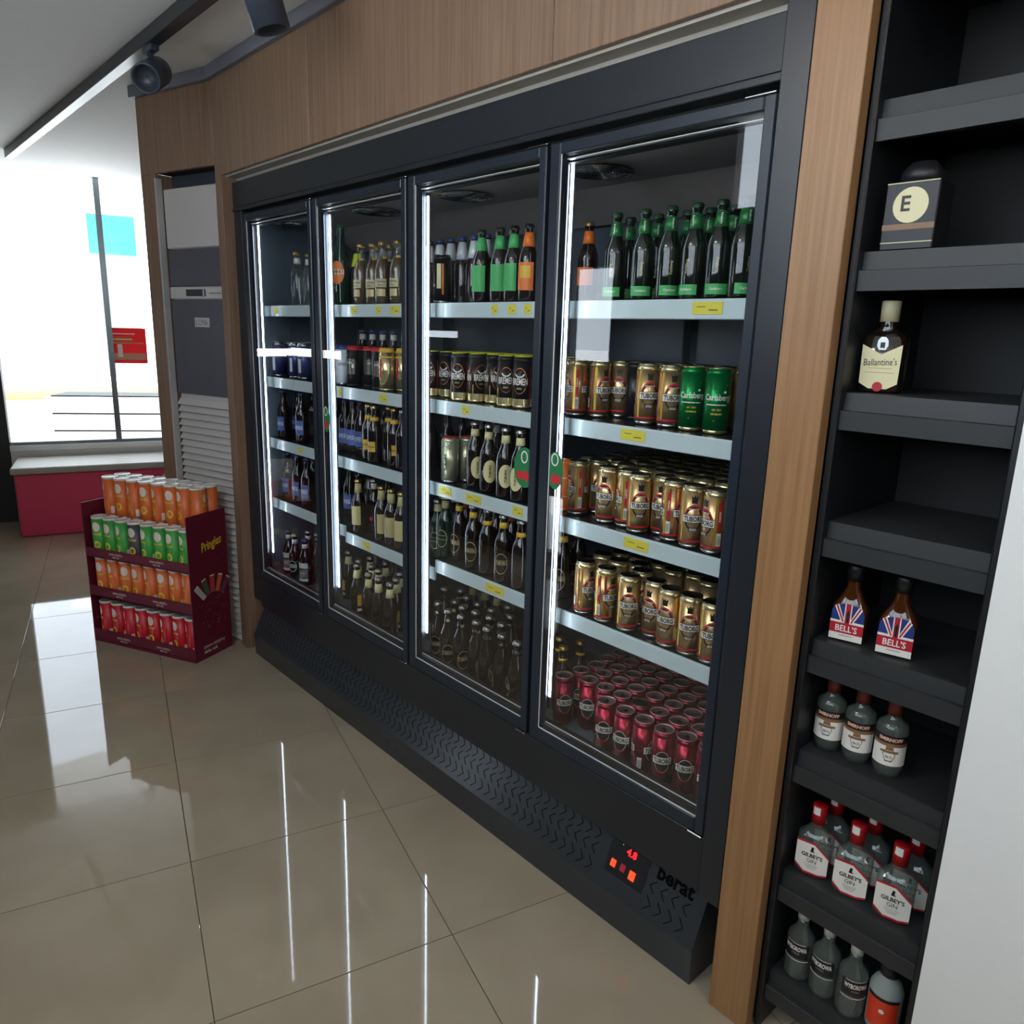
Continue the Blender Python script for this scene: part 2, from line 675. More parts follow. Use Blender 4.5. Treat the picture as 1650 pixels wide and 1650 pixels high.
for k, (a, b) in enumerate(((.20, .30), (.10, .24), (.26, .32))):
    fz.add([WT(a, -.552, .34), WT(a + .02, -.552, .34), WT(b + .03, -.552, .42 - .02 * k), WT(b, -.552, .43 - .02 * k)], [(0, 1, 2, 3)], M_pwhite)
fzo = tag(fz.build('chest_cooler'), 'low crimson chest cooler with a pale lid below the left window', 'cooler')

MB().bbox(-.72, .40, -.57, -.03, .47, .52, M_bead, b=.008, T=WT).build('lid', fzo)

# ------------------------------------------------------------------ oak surround of the refrigerator
WY = -.045
sur = MB()
sur.box(-.19, 2.66, WY + .018, WY + .045, 2.215, CEIL, M_wood_dark)
wall = structure('wall_surround', sur)


def panel(name, x0, x1, y0, y1, z0, z1, m, parent=wall, T=None, b=.0015):
    mb = MB().bbox(x0, x1, y0, y1, z0, z1, m, b=b, T=T)
    o = mb.build(name, parent)
    fix_normals(o.data)
    return o


panel('wood_panel', -.19, .680, WY, WY + .018, 2.205, CEIL - .05, M_wood)
panel('wood_panel', .682, 1.90, WY, WY + .018, 2.205, CEIL - .05, M_wood)
panel('wood_panel', 1.902, 2.565, WY, WY + .018, 2.205, CEIL - .05, M_wood)
panel('wood_post', -.19, -.12, WY, .55, 0, 2.205, M_wood)
panel('wood_post', 2.567, 2.667, WY, -.012, 0, CEIL - .05, M_wood_r)
MB().box(2.60, 2.66, -.012, .5, 0, CEIL, M_void).build('backing', wall)
MB().box(-.12, 2.566, .02, .05, 2.183, 2.64, M_bead).build('reveal_board', wall)
MB().box(-.12, 2.566, WY + .018, .02, 2.198, 2.205, M_bead).build('reveal_board', wall)

# the air-conditioner bay turns 15 degrees out of line
AA = math.radians(-165)
AO = (-.19, -.045)
ac_, as_ = math.cos(AA), math.sin(AA)


def AT(s, d, z):      # s to the left along the bay, d into the wall
    return (AO[0] + s * ac_ + d * as_, AO[1] + s * as_ - d * ac_, z)


M_acgap = mat('bay_gap_shade', (60, 66, 76), .5)
bay = MB()
bay.box(.0, .555, .50, .53, 0, CEIL, M_void, T=AT)
bay.box(.0, .447, .02, .5, 2.256, 2.30, M_void, T=AT)  # black cover added to keep ceiling brightness out of the gap
bay.box(.0, .447, .09, .12, 2.19, 2.256, M_acgap, T=AT)  # dark sheet added for the shaded gap above the air conditioner
bw = structure('wall_bay', bay)
panel('wood_panel', .001, .555, 0, .02, 2.255, CEIL - .05, M_wood, bw, AT)
panel('wood_post', .447, .555, 0, .50, 0, 2.255, M_wood, bw, AT)
panel('metal_edge', .4375, .448, -.004, .03, 0, 2.235, mat('bay_edge_grey', (176, 176, 174), .45), bw, AT)

M_crown = mat('grey_crown', (120, 122, 132), .6)
structure('trim_1', MB().bbox(-.19, 4.4, WY - .022, WY + .02, CEIL - .05, CEIL, M_crown))
structure('trim_2', MB().bbox(0, .575, -.022, .02, CEIL - .05, CEIL, M_crown, T=AT))
# plastered end wall right of the spirits shelving
structure('wall_end', MB().box(2.99, 4.5, -.03, .5, 0, CEIL, M_white))

# ------------------------------------------------------------------ the four-door display refrigerator
D = .6325
fr = thing('display_refrigerator', 'long black four-door glass display refrigerator set into the oak wall', 'refrigerator', (0, 0, 0))
b = MB()
b.box(-.143, 2.562, .64, .68, .25, 2.18, M_interior)                       # back
b.box(-.143, -.105, .036, .64, .25, 2.18, M_interior)
b.box(2.524, 2.562, .036, .64, .25, 2.18, M_interior)
b.box(-.105, 2.524, .055, .64, .33, .373, M_interior)
b.box(-.105, 2.524, .075, .64, 2.045, 2.06, M_interior)
b.build('cabinet', fr)
MB().bbox(-.143, 2.497, .0, .07, 2.075, 2.18, M_black, b=.002).build('header', fr)
MB().bbox(-.143, 2.497, -.004, .07, 2.058, 2.0745, M_black, b=.002).build('header_lip', fr)
MB().box(-.105, 2.50, .045, .075, 2.0, 2.06, M_void).build('gasket_channel', fr)
t = MB().bbox(-.143, -.044, .002, .07, .26, 2.074, M_black, b=.002)
t.build('side_trim', fr)
t = MB().bbox(2.499, 2.560, -.030, .07, .254, 2.203, M_black, b=.003)
t.build('side_trim', fr)
t = MB().bbox(-.044, 2.499, .004, .055, .235, .388, M_black, b=.002)
t.build('apron', fr)
MB().box(-.044, 2.499, .045, .075, .385, .425, M_void).build('sill', fr)
MB().box(-.03, 2.49, .075, .12, .373, .377, M_steel).build('floor_strip', fr)

# doors
M_frame = mat('door_frame_black', (35, 42, 52), .33, var=.04, scale=80)
M_stg = mat('sticker_green', (40, 120, 70), .5, var=.03)
M_str = mat('sticker_red', (200, 48, 56), .5, var=.03)
for k in range(4):
    x0, x1, z0, z1 = k * D - .036, k * D + .583, .392, 2.040
    gx0, gx1, gz0, gz1 = k * D, k * D + .556, .432, 2.012
    f = MB()
    f.bbox(x0, gx0, 0, .034, z0, z1, M_frame)
    f.bbox(gx1, x1, 0, .034, z0, z1, M_frame)
    f.bbox(gx0, gx1, 0, .034, z0, gz0, M_frame)
    f.bbox(gx0, gx1, 0, .034, gz1, z1, M_frame)
    door = f.build('door', fr)
    q = MB().box(gx0 - .004, gx1 + .004, .006, .010, gz0 - .004, gz1 + .004, M_pane)
    q.build('glass_pane', door)
    for (a, b_, c, d) in ((gx0, gx0 + .0028, gz0, gz1), (gx0, gx1, gz0, gz0 + .0028)):
        MB().box(a, b_, .0035, .006, c, d, M_bright).build('glazing_bead', door)
    MB().box(gx0 + .004, gx1, .018, .030, gz0 - .002, gz0 + .010, M_black2).build('spacer_bar', door)
    MB().box(gx0 + .004, gx1, .030, .032, gz0 + .010, gz0 + .0125, M_bright).build('spacer_bar', door)
    MB().box(gx0 + .004, gx1, .022, .034, gz1 - .010, gz1 - .0075, M_bright).build('spacer_bar', door)
    hg = MB()
    hg.bbox(x1 - .075, x1 - .004, .004, .020, z1 + .001, z1 + .007, M_steel)
    hg.build('hinge', door)
    hg = MB()
    hg.bbox(x1 - .045, x1 - .002, -.003, .018, z0 - .007, z0 - .001, M_steel)
    hg.build('hinge', door)
    if k in (1, 2, 3):
        cx, cz, rx, rz, cut = {1: (.655, 1.225, .028, .052, None), 2: (1.800, 1.203, .044, .058, gx1), 3: (1.921, 1.213, .030, .052, None)}[k]
        st = MB()
        n = 28
        pts = [(cx + rx * math.cos(2 * PI * i / n), cz + rz * math.sin(2 * PI * i / n)) for i in range(n)]
        pts = [(min(x, (cut or 99) - .0005), z) for x, z in pts]
        st.add([(x, .0055, z) for x, z in pts] + [(cx, .0055, cz)], [(i, (i + 1) % n, n) for i in range(n)], M_stg)
        ring = [(cx + .014 * math.cos(2 * PI * i / 16) - .002, cz + .030 + .018 * math.sin(2 * PI * i / 16)) for i in range(16)]
        rin = [(cx + .010 * math.cos(2 * PI * i / 16) - .002, cz + .030 + .014 * math.sin(2 * PI * i / 16)) for i in range(16)]
        st.add([(x, .0052, z) for x, z in ring + rin], [(i, (i + 1) % 16, 16 + (i + 1) % 16, 16 + i) for i in range(16)], M_pwhite)
        sx = 1 if k == 2 else -1
        ar = [(-.024, -.012), (.004, -.012), (.004, -.004), (.020, -.024), (.004, -.042), (.004, -.034), (-.024, -.034)]
        st.add([(cx + sx * x * rx / .034, .0050, cz + z) for x, z in ar], [(0, 1, 2, 3, 4, 5, 6)], M_str)
        st.build('push_sticker', door)

# mullions with the lit LED strips
for k in range(4):
    xc = k * D
    m_ = MB()
    if k:
        m_.bbox(xc - .048, xc - .024, .040, .064, .385, 2.024, M_mull)
        m_.build('mullion', fr)
    l = MB()
    zb = .505 if k else .508
    zt = (2.02, 1.99, 1.99, 2.015)[k]
    l.bbox(xc - .0210, xc - .0120, .066, .074, zb - .03, zt + .006, M_ledcase)
    ls = l.build('led_strip', fr)
    MB().bbox(xc - .0210, xc - .0120, .0620, .066, zb, zt, M_led, b=.0015).build('lit_tube', ls)

# kick panel with herringbone louvres
KP = [(.02, .235), (-.04, .10), (-.036, .0), (.55, .0), (.55, .235)]
kp = MB().prism(KP, -.045, 2.505, mat('kick_panel_black', (53, 56, 60), .27))
kick = kp.build('kick_panel', fr)
fix_normals(kick.data)
M_slot = mat('louvre_slot', (8, 8, 9), .8, var=0, spec=.05)
kn = Vector((0, -.135, .060)).normalized()
kd = Vector((0, -.06, -.135)).normalized()


def KT(x, t, up=.0):
    p = Vector((x, .02, .235)) + kd * t + kn * up
    return tuple(p)


ch = MB()


def bar(a, b, w=.0022):
    ax, at = a
    bx, bt = b
    dx, dt = bx - ax, bt - at
    L = math.hypot(dx, dt)
    nx, nt_ = -dt / L * w / 2, dx / L * w / 2
    q = [(ax + nx, at + nt_), (bx + nx, bt + nt_), (bx - nx, bt - nt_), (ax - nx, at - nt_)]
    ch.add([KT(x, t_, .0006) for x, t_ in q] + [KT(x, t_, .0) for x, t_ in q],
           [(0, 1, 2, 3), (0, 4, 5, 1), (1, 5, 6, 2), (2, 6, 7, 3), (3, 7, 4, 0)], M_slot)


x = .0
while x < 2.46:
    if x < 2.16:
        bar((x, .006), (x + .017, .026)); bar((x + .017, .026), (x, .044))
    if not (2.17 < x < 2.34):
        bar((x + .018, .048), (x, .065)); bar((x, .065), (x + .016, .082))
        bar((x + .001, .092), (x + .018, .112)); bar((x + .018, .112), (x - .002, .131))
    x += .034
ch.build('louvre', kick, kind='stuff')
cp = MB()
cp.add([KT(2.20, .012, .002), KT(2.33, .012, .002), KT(2.33, .10, .002), KT(2.20, .10, .002),
        KT(2.20, .012, 0), KT(2.33, .012, 0), KT(2.33, .10, 0), KT(2.20, .10, 0)],
       [(0, 1, 2, 3), (0, 4, 5, 1), (1, 5, 6, 2), (2, 6, 7, 3), (3, 7, 4, 0)], M_black2)
cp.build('control_plate', kick)
M_digit = mat('red_display_lit', (255, 24, 24), .4, var=0, emit=4)
M_btn = mat('rocker_switch_lit', (255, 60, 30), .3, var=0, emit=2.2)
M_btn2 = mat('rocker_switch_dim', (150, 40, 60), .3, var=.05, emit=.3)
M_gled = mat('green_indicator', (80, 200, 110), .3, var=0, emit=1)
dg = MB().text('4.8', .020, M_digit, lambda a, c: KT(2.27 + a, .023 - c, .003), maxw=.036)
dg.add([KT(2.236, .012, .003), KT(2.2385, .012, .003), KT(2.2385, .015, .003), KT(2.236, .015, .003)], [(0, 1, 2, 3)], M_gled)
dg.build('display_digits', kick)
for xx, tt, mm, sz in ((2.224, .072, M_btn, .008), (2.256, .070, M_btn2, .008), (2.289, .074, M_btn, .0095)):
    s_ = MB()
    a = [(xx - sz, tt - sz * 1.25), (xx + sz, tt - sz * 1.25), (xx + sz, tt + sz * 1.25), (xx - sz, tt + sz * 1.25)]
    i_ = [(xx - sz * .8, tt - sz), (xx + sz * .8, tt - sz), (xx + sz * .8, tt + sz), (xx - sz * .8, tt + sz)]
    s_.add([KT(*q, .002) for q in a] + [KT(*q, .006) for q in i_],
           [(4, 5, 6, 7)] + [(j, (j + 1) % 4, 4 + (j + 1) % 4, 4 + j) for j in range(4)], mm)
    s_.build('rocker_switch', kick)
lg = MB().text('berat', .040, M_slot, lambda a, c: KT(2.413 + a, .021 - c, .0012), bold=.035, maxw=.125)
lg.build('lettering', kick)

# shelves: four levels, one module per door
LV = {3: (1.663, 1.345, 1.058, .775), 2: (1.663, 1.345, 1.058, .775), 1: (1.663, 1.345, 1.058, .742), 0: (1.663, 1.345, 1.058, .765)}
TAGS = {(3, 0): [(2.257, 2.338)], (3, 1): [(2.065, 2.145)], (3, 2): [(2.099, 2.180)],
        (2, 0): [(1.530, 1.558), (1.606, 1.640), (1.676, 1.706)], (2, 1): [(1.394, 1.430)],
        (2, 2): [(1.275, 1.339), (1.420, 1.498), (1.654, 1.698)], (2, 3): [(1.533, 1.621)],
        (1, 0): [(.70, .745), (.877, .91), (.972, 1.031)], (1, 1): [(.590, .612), (.896, .946)], (1, 3): [(.753, .809)],
        (0, 0): [(.032, .071)], (0, 2): [(.22, .25)], (1, 2): []}
for k in range(4):
    xa = k * D - .016 if k else -.10
    xb = (k + 1) * D - .020 if k < 3 else 2.515
    for i, zt in enumerate(LV[k]):
        s = MB().bbox(xa, xb, .106, .60, zt - .022, zt + .001, M_deck, b=.002)
        sh = s.build('shelf', fr)
        r_ = MB()
        r_.prism([(.100, zt - .044), (.104, zt - .046), (.108, zt - .040), (.108, zt + .001), (.102, zt + .001), (.1005, zt - .003)], xa, xb, M_rail)
        ro = r_.build('price_rail', sh)
        fix_normals(ro.data)
        for (a, b_) in TAGS.get((k, i), []):
            tg = MB()
            za, zb_ = zt - .034, zt - .006
            tg.box(a, b_, .0985, .0998, za, zb_, M_tag)
            tg.box(a + .15 * (b_ - a), a + .45 * (b_ - a), .0983, .0985, zb_ - .012, zb_ - .010, M_tagink)
            tg.box(a + .55 * (b_ - a), a + .85 * (b_ - a), .0983, .0985, za + .008, za + .011, M_tagink)
            tg.build('price_tag', sh)
    # shelf uprights on the back wall
    u = MB().bbox(xa - .004, xa + .004, .60, .638, .38, 1.93, M_uprt)
    u.build('shelf_upright', fr)

# evaporator covers with fan grilles under the cabinet roof
M_evap = mat('evaporator_cover', (160, 154, 150), .35)
for (x0, x1, fans) in ((.02, .58, (.14, .42)), (.64, 1.22, (.74, 1.20)), (1.27, 1.86, ()), (1.78, 2.50, (1.815,))):
    pass
ev = MB()
ev.prism([(.085, 2.045), (.085, 2.026), (.44, 2.026), (.60, 1.94), (.60, 2.045)], -.09, 2.51, M_evap)
evo = ev.build('evaporator_cover', fr)
fix_normals(evo.data)
M_fanback = mat('fan_backing', (84, 84, 88), .5)
for fx in (.02, .64, 1.19, 1.80):
    gm = MB()
    for r0 in (.012, .026, .040, .054, .068, .082, .094):
        pts = [(fx + r0 * math.cos(2 * PI * i / 24), .260 + r0 * math.sin(2 * PI * i / 24), 2.021) for i in range(25)]
        gm.tube(pts, .0024, M_steel, seg=4)
    for a in range(4):
        an = PI / 4 + a * PI / 2
        gm.tube([(fx, .260, 2.022), (fx + .10 * math.cos(an), .260 + .10 * math.sin(an), 2.022)], .0026, M_steel, seg=4)
    gm.lathe([(.0, 2.0258), (.094, 2.0258), (.094, 2.0253), (0, 2.0253)], M_fanback, seg=24, cx=fx, cy=.260)
    gm.build('fan_grille', evo)
yt = MB().box(1.13, 1.18, .12, .21, 2.0245, 2.0255, M_tag)
yt.build('warning_label', evo)

# kind, x, y, turn in degrees; keyed by (door, tier from the bottom, row from the front)
STOCK = {
 (4, 5, 1): [('carls',1.950,0.170,20), ('carls',2.044,0.170,35), ('carls',2.126,0.170,50), ('carls',2.200,0.170,5), ('carls',2.270,0.170,30), ('carls',2.334,0.170,60)],
 (4, 5, 2): [('amber',1.780,0.250,20), ('carls',1.930,0.250,10), ('carls',2.024,0.250,40), ('carls',2.117,0.250,70), ('carls',2.185,0.250,15), ('carls',2.251,0.250,45)],
 (4, 4, 1): [('gold',1.780,0.184,60), ('gold',1.841,0.163,-30), ('gold',1.896,0.198,75), ('gold',1.925,0.256,30), ('gold',2.080,0.180,50), ('gold',2.154,0.180,52), ('green',2.221,0.180,35), ('green',2.294,0.180,35)],
 (4, 4, 2): [('black2',1.989,0.250,0), ('goldback',2.060,0.262,30), ('goldback',2.126,0.262,0), ('goldback',2.192,0.262,80), ('goldback',2.258,0.262,15), ('goldback',2.324,0.262,120), ('greenback',2.390,0.262,0), ('greenback',2.456,0.262,60)],
 (4, 4, 3): [('goldback',1.936,0.328,80), ('goldback',2.002,0.328,15), ('goldback',2.068,0.328,15), ('goldback',2.134,0.328,120), ('goldback',2.200,0.328,-45), ('greenback',2.266,0.328,-20), ('greenback',2.332,0.328,45)],
 (4, 3, 1): [('gold',1.864,0.164,-20), ('gold',1.883,0.226,60), ('gold',1.981,0.159,20), ('gold',2.045,0.169,-40), ('gold',2.105,0.145,45), ('gold',2.158,0.182,20), ('gold',2.213,0.150,-60), ('gold',2.279,0.140,40), ('gold',2.346,0.138,-20)],
 (4, 3, 2): [('goldback',1.825,0.254,15), ('goldback',1.927,0.273,-45), ('goldback',1.981,0.238,15), ('goldback',2.045,0.246,120), ('goldback',2.109,0.245,0), ('goldback',2.174,0.245,120), ('goldback',2.239,0.245,30), ('goldback',2.304,0.245,60), ('goldback',2.368,0.245,0)],
 (4, 3, 3): [('goldback',1.866,0.309,60), ('goldback',1.934,0.337,45), ('goldback',1.995,0.309,60), ('goldback',2.062,0.309,80), ('goldback',2.126,0.309,80), ('goldback',2.193,0.309,120), ('goldback',2.257,0.309,45), ('goldback',2.323,0.309,15), ('goldback',2.390,0.309,120)],
 (4, 3, 4): [('goldback',1.843,0.373,0), ('goldback',1.904,0.394,60), ('goldback',1.980,0.383,120), ('goldback',2.044,0.373,-20), ('goldback',2.109,0.374,-20), ('goldback',2.173,0.374,45), ('goldback',2.238,0.374,0), ('goldback',2.303,0.374,-45), ('goldback',2.369,0.374,60)],
 (4, 3, 5): [('goldback',1.861,0.443,-45), ('goldback',1.934,0.451,30), ('goldback',1.999,0.445,45), ('goldback',2.063,0.439,45), ('goldback',2.128,0.439,-45), ('goldback',2.192,0.439,80), ('goldback',2.258,0.439,80), ('goldback',2.324,0.439,45), ('goldback',2.390,0.439,15)],
 (4, 3, 6): [('goldback',1.844,0.505,45), ('goldback',1.908,0.510,45), ('goldback',1.974,0.505,30), ('goldback',2.041,0.503,0), ('goldback',2.106,0.503,15), ('goldback',2.173,0.503,60), ('goldback',2.238,0.503,80), ('goldback',2.303,0.503,60), ('goldback',2.369,0.503,30)],
 (4, 2, 1): [('gold',1.932,0.140,80), ('gold',2.014,0.138,-70), ('gold',2.091,0.202,60), ('gold',2.098,0.138,38), ('gold',2.170,0.160,5), ('gold',2.236,0.138,10), ('gold',2.301,0.138,30), ('gold',2.366,0.138,35)],
 (4, 2, 2): [('tuborg',1.790,0.260,20), ('tuborg',1.800,0.180,20), ('goldback',1.912,0.238,-20), ('goldback',1.984,0.227,45), ('goldback',2.045,0.248,-45)],
 (4, 2, 3): [('goldback',1.935,0.298,15), ('goldback',2.000,0.303,60), ('goldback',2.073,0.369,30), ('goldback',2.077,0.304,60), ('goldback',2.138,0.284,30), ('goldback',2.141,0.352,80), ('goldback',2.200,0.303,60), ('goldback',2.261,0.281,-20)],
 (4, 1, 1): [('red',1.850,0.160,55), ('red',1.920,0.200,35), ('red',1.985,0.200,35), ('red',2.045,0.136,30), ('red',2.050,0.201,35), ('red',2.117,0.135,15), ('red',2.185,0.135,-60), ('red',2.253,0.135,35), ('red',2.317,0.150,35), ('red',2.385,0.150,35), ('red',2.449,0.150,55)],
 (4, 1, 2): [('red',1.856,0.231,35), ('red',1.919,0.268,15), ('red',1.985,0.268,15), ('red',2.050,0.268,-60), ('silverlid',2.118,0.203,35), ('red',2.186,0.203,15), ('red',2.252,0.203,55), ('red',2.319,0.218,55), ('red',2.385,0.218,15), ('red',2.451,0.218,-60)],
 (4, 1, 3): [('red',1.863,0.300,80), ('red',1.919,0.336,30), ('red',1.984,0.336,120), ('red',2.049,0.336,-20), ('red',2.118,0.271,45), ('red',2.185,0.271,15), ('red',2.252,0.271,-20), ('red',2.318,0.286,0), ('red',2.384,0.286,60), ('red',2.451,0.286,-45)],
 (4, 1, 4): [('red',1.851,0.364,15), ('red',1.920,0.404,30), ('red',1.985,0.404,-20), ('red',2.050,0.404,-20), ('red',2.118,0.339,60), ('red',2.185,0.339,30), ('red',2.253,0.339,15), ('red',2.319,0.354,-45), ('red',2.383,0.354,-20), ('red',2.449,0.354,0)],
 (4, 1, 5): [('red',1.850,0.432,45), ('red',1.920,0.472,120), ('red',1.985,0.472,45), ('red',2.051,0.472,-45), ('red',2.117,0.407,0), ('red',2.185,0.407,-45), ('red',2.253,0.407,60), ('red',2.318,0.422,-20), ('red',2.385,0.422,120), ('red',2.450,0.422,15)],
 (4, 1, 6): [('red',2.119,0.475,80), ('red',2.186,0.475,80), ('red',2.253,0.475,45), ('red',2.319,0.490,45), ('red',2.383,0.490,45), ('red',2.450,0.490,60)],
 (3, 5, 1): [('blackcan',1.187,0.170,10), ('greenlab',1.394,0.170,20), ('greenlab',1.483,0.170,30), ('greenlab',1.548,0.170,10), ('orangelab',1.613,0.170,25)],
 (3, 5, 2): [('whitecap',1.000,0.250,0), ('whitecap',1.065,0.250,10), ('whitecap',1.129,0.250,20), ('whitecap',1.194,0.250,40), ('whitecap',1.259,0.250,20), ('whitecap',1.323,0.250,10), ('longneck',1.388,0.250,0), ('longneck',1.452,0.250,0)],
 (3, 4, 1): [('bremen',1.132,0.166,30), ('bremen',1.191,0.194,20), ('bremen',1.315,0.150,35), ('bremen',1.384,0.168,80), ('bremen',1.443,0.192,78), ('bremen',1.540,0.160,45), ('bremen',1.603,0.170,30), ('gold',1.717,0.169,40)],
 (3, 4, 2): [('bremen',1.160,0.262,-20), ('bremen',1.228,0.262,15), ('bremen',1.296,0.262,15), ('bremen',1.364,0.262,15), ('bremen',1.432,0.262,80), ('bremen',1.500,0.262,120), ('bremen',1.568,0.262,-20), ('bremen',1.636,0.262,-20)],
 (3, 4, 3): [('bremen',1.180,0.330,-45), ('bremen',1.248,0.330,15), ('bremen',1.316,0.330,45), ('bremen',1.384,0.330,60), ('bremen',1.452,0.330,-45), ('bremen',1.520,0.330,-20), ('bremen',1.588,0.330,15), ('bremen',1.656,0.330,120)],
 (3, 3, 1): [('silver',1.274,0.144,20), ('silver',1.295,0.206,40), ('cream',1.390,0.160,70), ('cream',1.473,0.150,60), ('cream',1.568,0.140,50), ('cream',1.636,0.140,20), ('cream',1.725,0.150,20), ('orangecan',1.799,0.170,30)],
 (3, 3, 2): [('longneck',1.106,0.260,0), ('longneck',1.192,0.260,0), ('blacklab',1.279,0.268,0), ('blacklab',1.382,0.260,0)],
 (3, 3, 3): [('longneck',1.140,0.340,30), ('longneck',1.215,0.340,80), ('longneck',1.290,0.340,30), ('longneck',1.365,0.340,30), ('longneck',1.440,0.340,30), ('longneck',1.515,0.340,80), ('longneck',1.590,0.340,-45)],
 (3, 2, 1): [('greenish',1.142,0.190,30), ('greenish',1.233,0.158,20), ('tuborg',1.295,0.172,10), ('tuborg',1.401,0.150,30), ('plain',1.477,0.150,10), ('tuborg',1.568,0.140,35), ('plain',1.655,0.138,20), ('tuborg',1.735,0.140,20)],
 (3, 2, 2): [('goldneck',1.104,0.242,0), ('longneck',1.172,0.247,0), ('amberneck',1.250,0.240,0), ('longneck',1.343,0.240,0), ('longneck',1.418,0.240,0), ('amberneck',1.499,0.240,0)],
 (3, 2, 3): [('longneck',1.120,0.320,15), ('longneck',1.260,0.320,120), ('longneck',1.400,0.320,15), ('longneck',1.540,0.320,-45)],
 (3, 1, 1): [('neckplain',1.223,0.135,30), ('neckplain',1.309,0.115,51), ('neckplain',1.381,0.118,72), ('neckplain',1.456,0.126,93), ('neckplain',1.523,0.118,107), ('neckplain',1.601,0.117,121), ('neckplain',1.675,0.116,142)],
 (3, 1, 2): [('neckplain',1.246,0.195,37), ('neckplain',1.311,0.180,58), ('neckplain',1.380,0.184,79), ('neckplain',1.448,0.194,100), ('neckplain',1.524,0.182,114), ('neckgold',1.738,0.179,60), ('neckgold',1.795,0.209,-20)],
 (3, 1, 3): [('neckplain',1.108,0.252,149), ('neckplain',1.237,0.259,44), ('neckplain',1.317,0.247,65), ('neckplain',1.398,0.245,86), ('neckplain',1.488,0.256,135), ('neckgold',1.735,0.255,45)],
 (3, 1, 4): [('neckgreen',1.120,0.385,80), ('neckplain',1.161,0.290,156), ('neckgreen',1.195,0.385,60), ('neckgreen',1.270,0.385,120), ('neckgreen',1.345,0.385,0), ('neckplain',1.409,0.317,128), ('longneck',1.420,0.385,30), ('longneck',1.495,0.385,0), ('longneck',1.570,0.385,60), ('neckgold',1.800,0.285,-45)],
 (2, 5, 1): [('tallgreen',0.521,0.163,20), ('sourgreen',0.572,0.207,20), ('corona',0.683,0.158,10), ('corona',0.746,0.172,25), ('corona',0.831,0.160,40), ('corona',0.916,0.170,15)],
 (2, 5, 2): [('corona',0.600,0.265,10), ('corona',0.667,0.240,10), ('corona',0.755,0.240,20)],
 (2, 4, 1): [('whitecan',0.536,0.150,60), ('darkcan',0.625,0.154,20), ('darkcan',0.675,0.196,60), ('darkcan',0.803,0.160,40), ('goldcan',0.872,0.149,0), ('goldcan',0.922,0.191,0)],
 (2, 4, 2): [('bluecap',0.500,0.270,-45), ('bluecap',0.578,0.270,120), ('bluecap',0.656,0.270,15), ('bluecap',0.734,0.270,120), ('bluecap',0.812,0.270,45), ('bluecap',0.890,0.270,-20)],
 (2, 3, 1): [('bluelab',0.465,0.200,20), ('bluelab',0.530,0.200,25), ('bluelab',0.594,0.200,30), ('yellowlab',0.719,0.160,25), ('yellowlab',0.785,0.145,30), ('yellowlab',0.842,0.175,80), ('yellowlab',0.905,0.159,60), ('longneck',0.977,0.150,0)],
 (2, 3, 2): [('bluelab',0.440,0.280,20), ('bluelab',0.508,0.280,20), ('bluelab',0.576,0.280,20), ('bluelab',0.644,0.280,20), ('bluelab',0.712,0.280,20), ('longneck',0.800,0.250,60), ('longneck',0.870,0.250,80), ('longneck',0.940,0.250,45), ('longneck',1.010,0.250,30)],
 (2, 2, 1): [('bluelab',0.457,0.220,20), ('goldneck',0.647,0.148,30), ('redstar',0.682,0.202,30), ('goldneck',0.821,0.150,60), ('goldneck',0.893,0.150,40), ('goldneck',0.962,0.150,30)],
 (2, 2, 2): [('longneck',0.430,0.279,0), ('longneck',0.554,0.260,0), ('longneck',0.698,0.265,0)],
 (2, 1, 1): [('cremeneck',0.645,0.135,80), ('cremeneck',0.780,0.110,120), ('cremeneck',0.855,0.110,-45), ('cremeneck',0.938,0.110,-45)],
 (2, 1, 2): [('cremeneck',0.452,0.207,0), ('cremeneck',0.593,0.174,10), ('cremeneck',0.691,0.180,30), ('cremeneck',0.758,0.172,40), ('cremeneck',0.902,0.164,60)],
 (2, 1, 3): [('cremeneck',0.583,0.238,20), ('cremeneck',0.694,0.248,50), ('cremeneck',0.851,0.218,70)],
 (2, 1, 4): [('longneck',0.500,0.320,0), ('longneck',0.580,0.320,0), ('longneck',0.660,0.320,80), ('longneck',0.740,0.320,120), ('longneck',0.820,0.320,-45), ('longneck',0.900,0.320,60)],
 (1, 5, 1): [('clear',0.146,0.216,20), ('clear',0.161,0.154,20)],
 (1, 4, 1): [('bluecan',-0.056,0.212,10), ('bluecan',-0.046,0.148,20), ('bluecan',0.082,0.170,20), ('bluecan',0.186,0.160,20)],
 (1, 4, 2): [('bluecan',-0.039,0.274,80), ('bluecan',0.030,0.270,30), ('bluecan',0.100,0.270,-20), ('bluecan',0.170,0.270,15)],
 (1, 3, 1): [('bluelab',-0.060,0.240,0), ('bluelab',-0.043,0.160,20), ('bluelab',0.141,0.160,30)],
 (1, 3, 2): [('longneck',-0.020,0.300,-20), ('longneck',0.055,0.300,30), ('longneck',0.130,0.300,60), ('longneck',0.205,0.300,80)],
 (1, 2, 1): [('bluelab',-0.021,0.160,20), ('bluelab',0.082,0.160,20), ('bluelab',0.175,0.160,20)],
 (1, 2, 2): [('longneck',-0.050,0.270,30), ('longneck',0.025,0.270,30), ('longneck',0.100,0.270,60), ('longneck',0.175,0.270,80)],
 (1, 1, 1): [('roundlab',0.052,0.145,30), ('whitelab',0.159,0.143,30)],
 (1, 1, 2): [('whitelab',-0.045,0.160,30), ('longneck',0.171,0.207,30)],
 (1, 1, 3): [('roundlab',0.030,0.225,30), ('longneck',0.100,0.240,30)],
}

# ------------------------------------------------------------------ drinks: prototypes
def P_(n, c, r=.35, metal=0., **k):
    return mat(n, c, r, metal, var=k.pop('var', .03), **k)


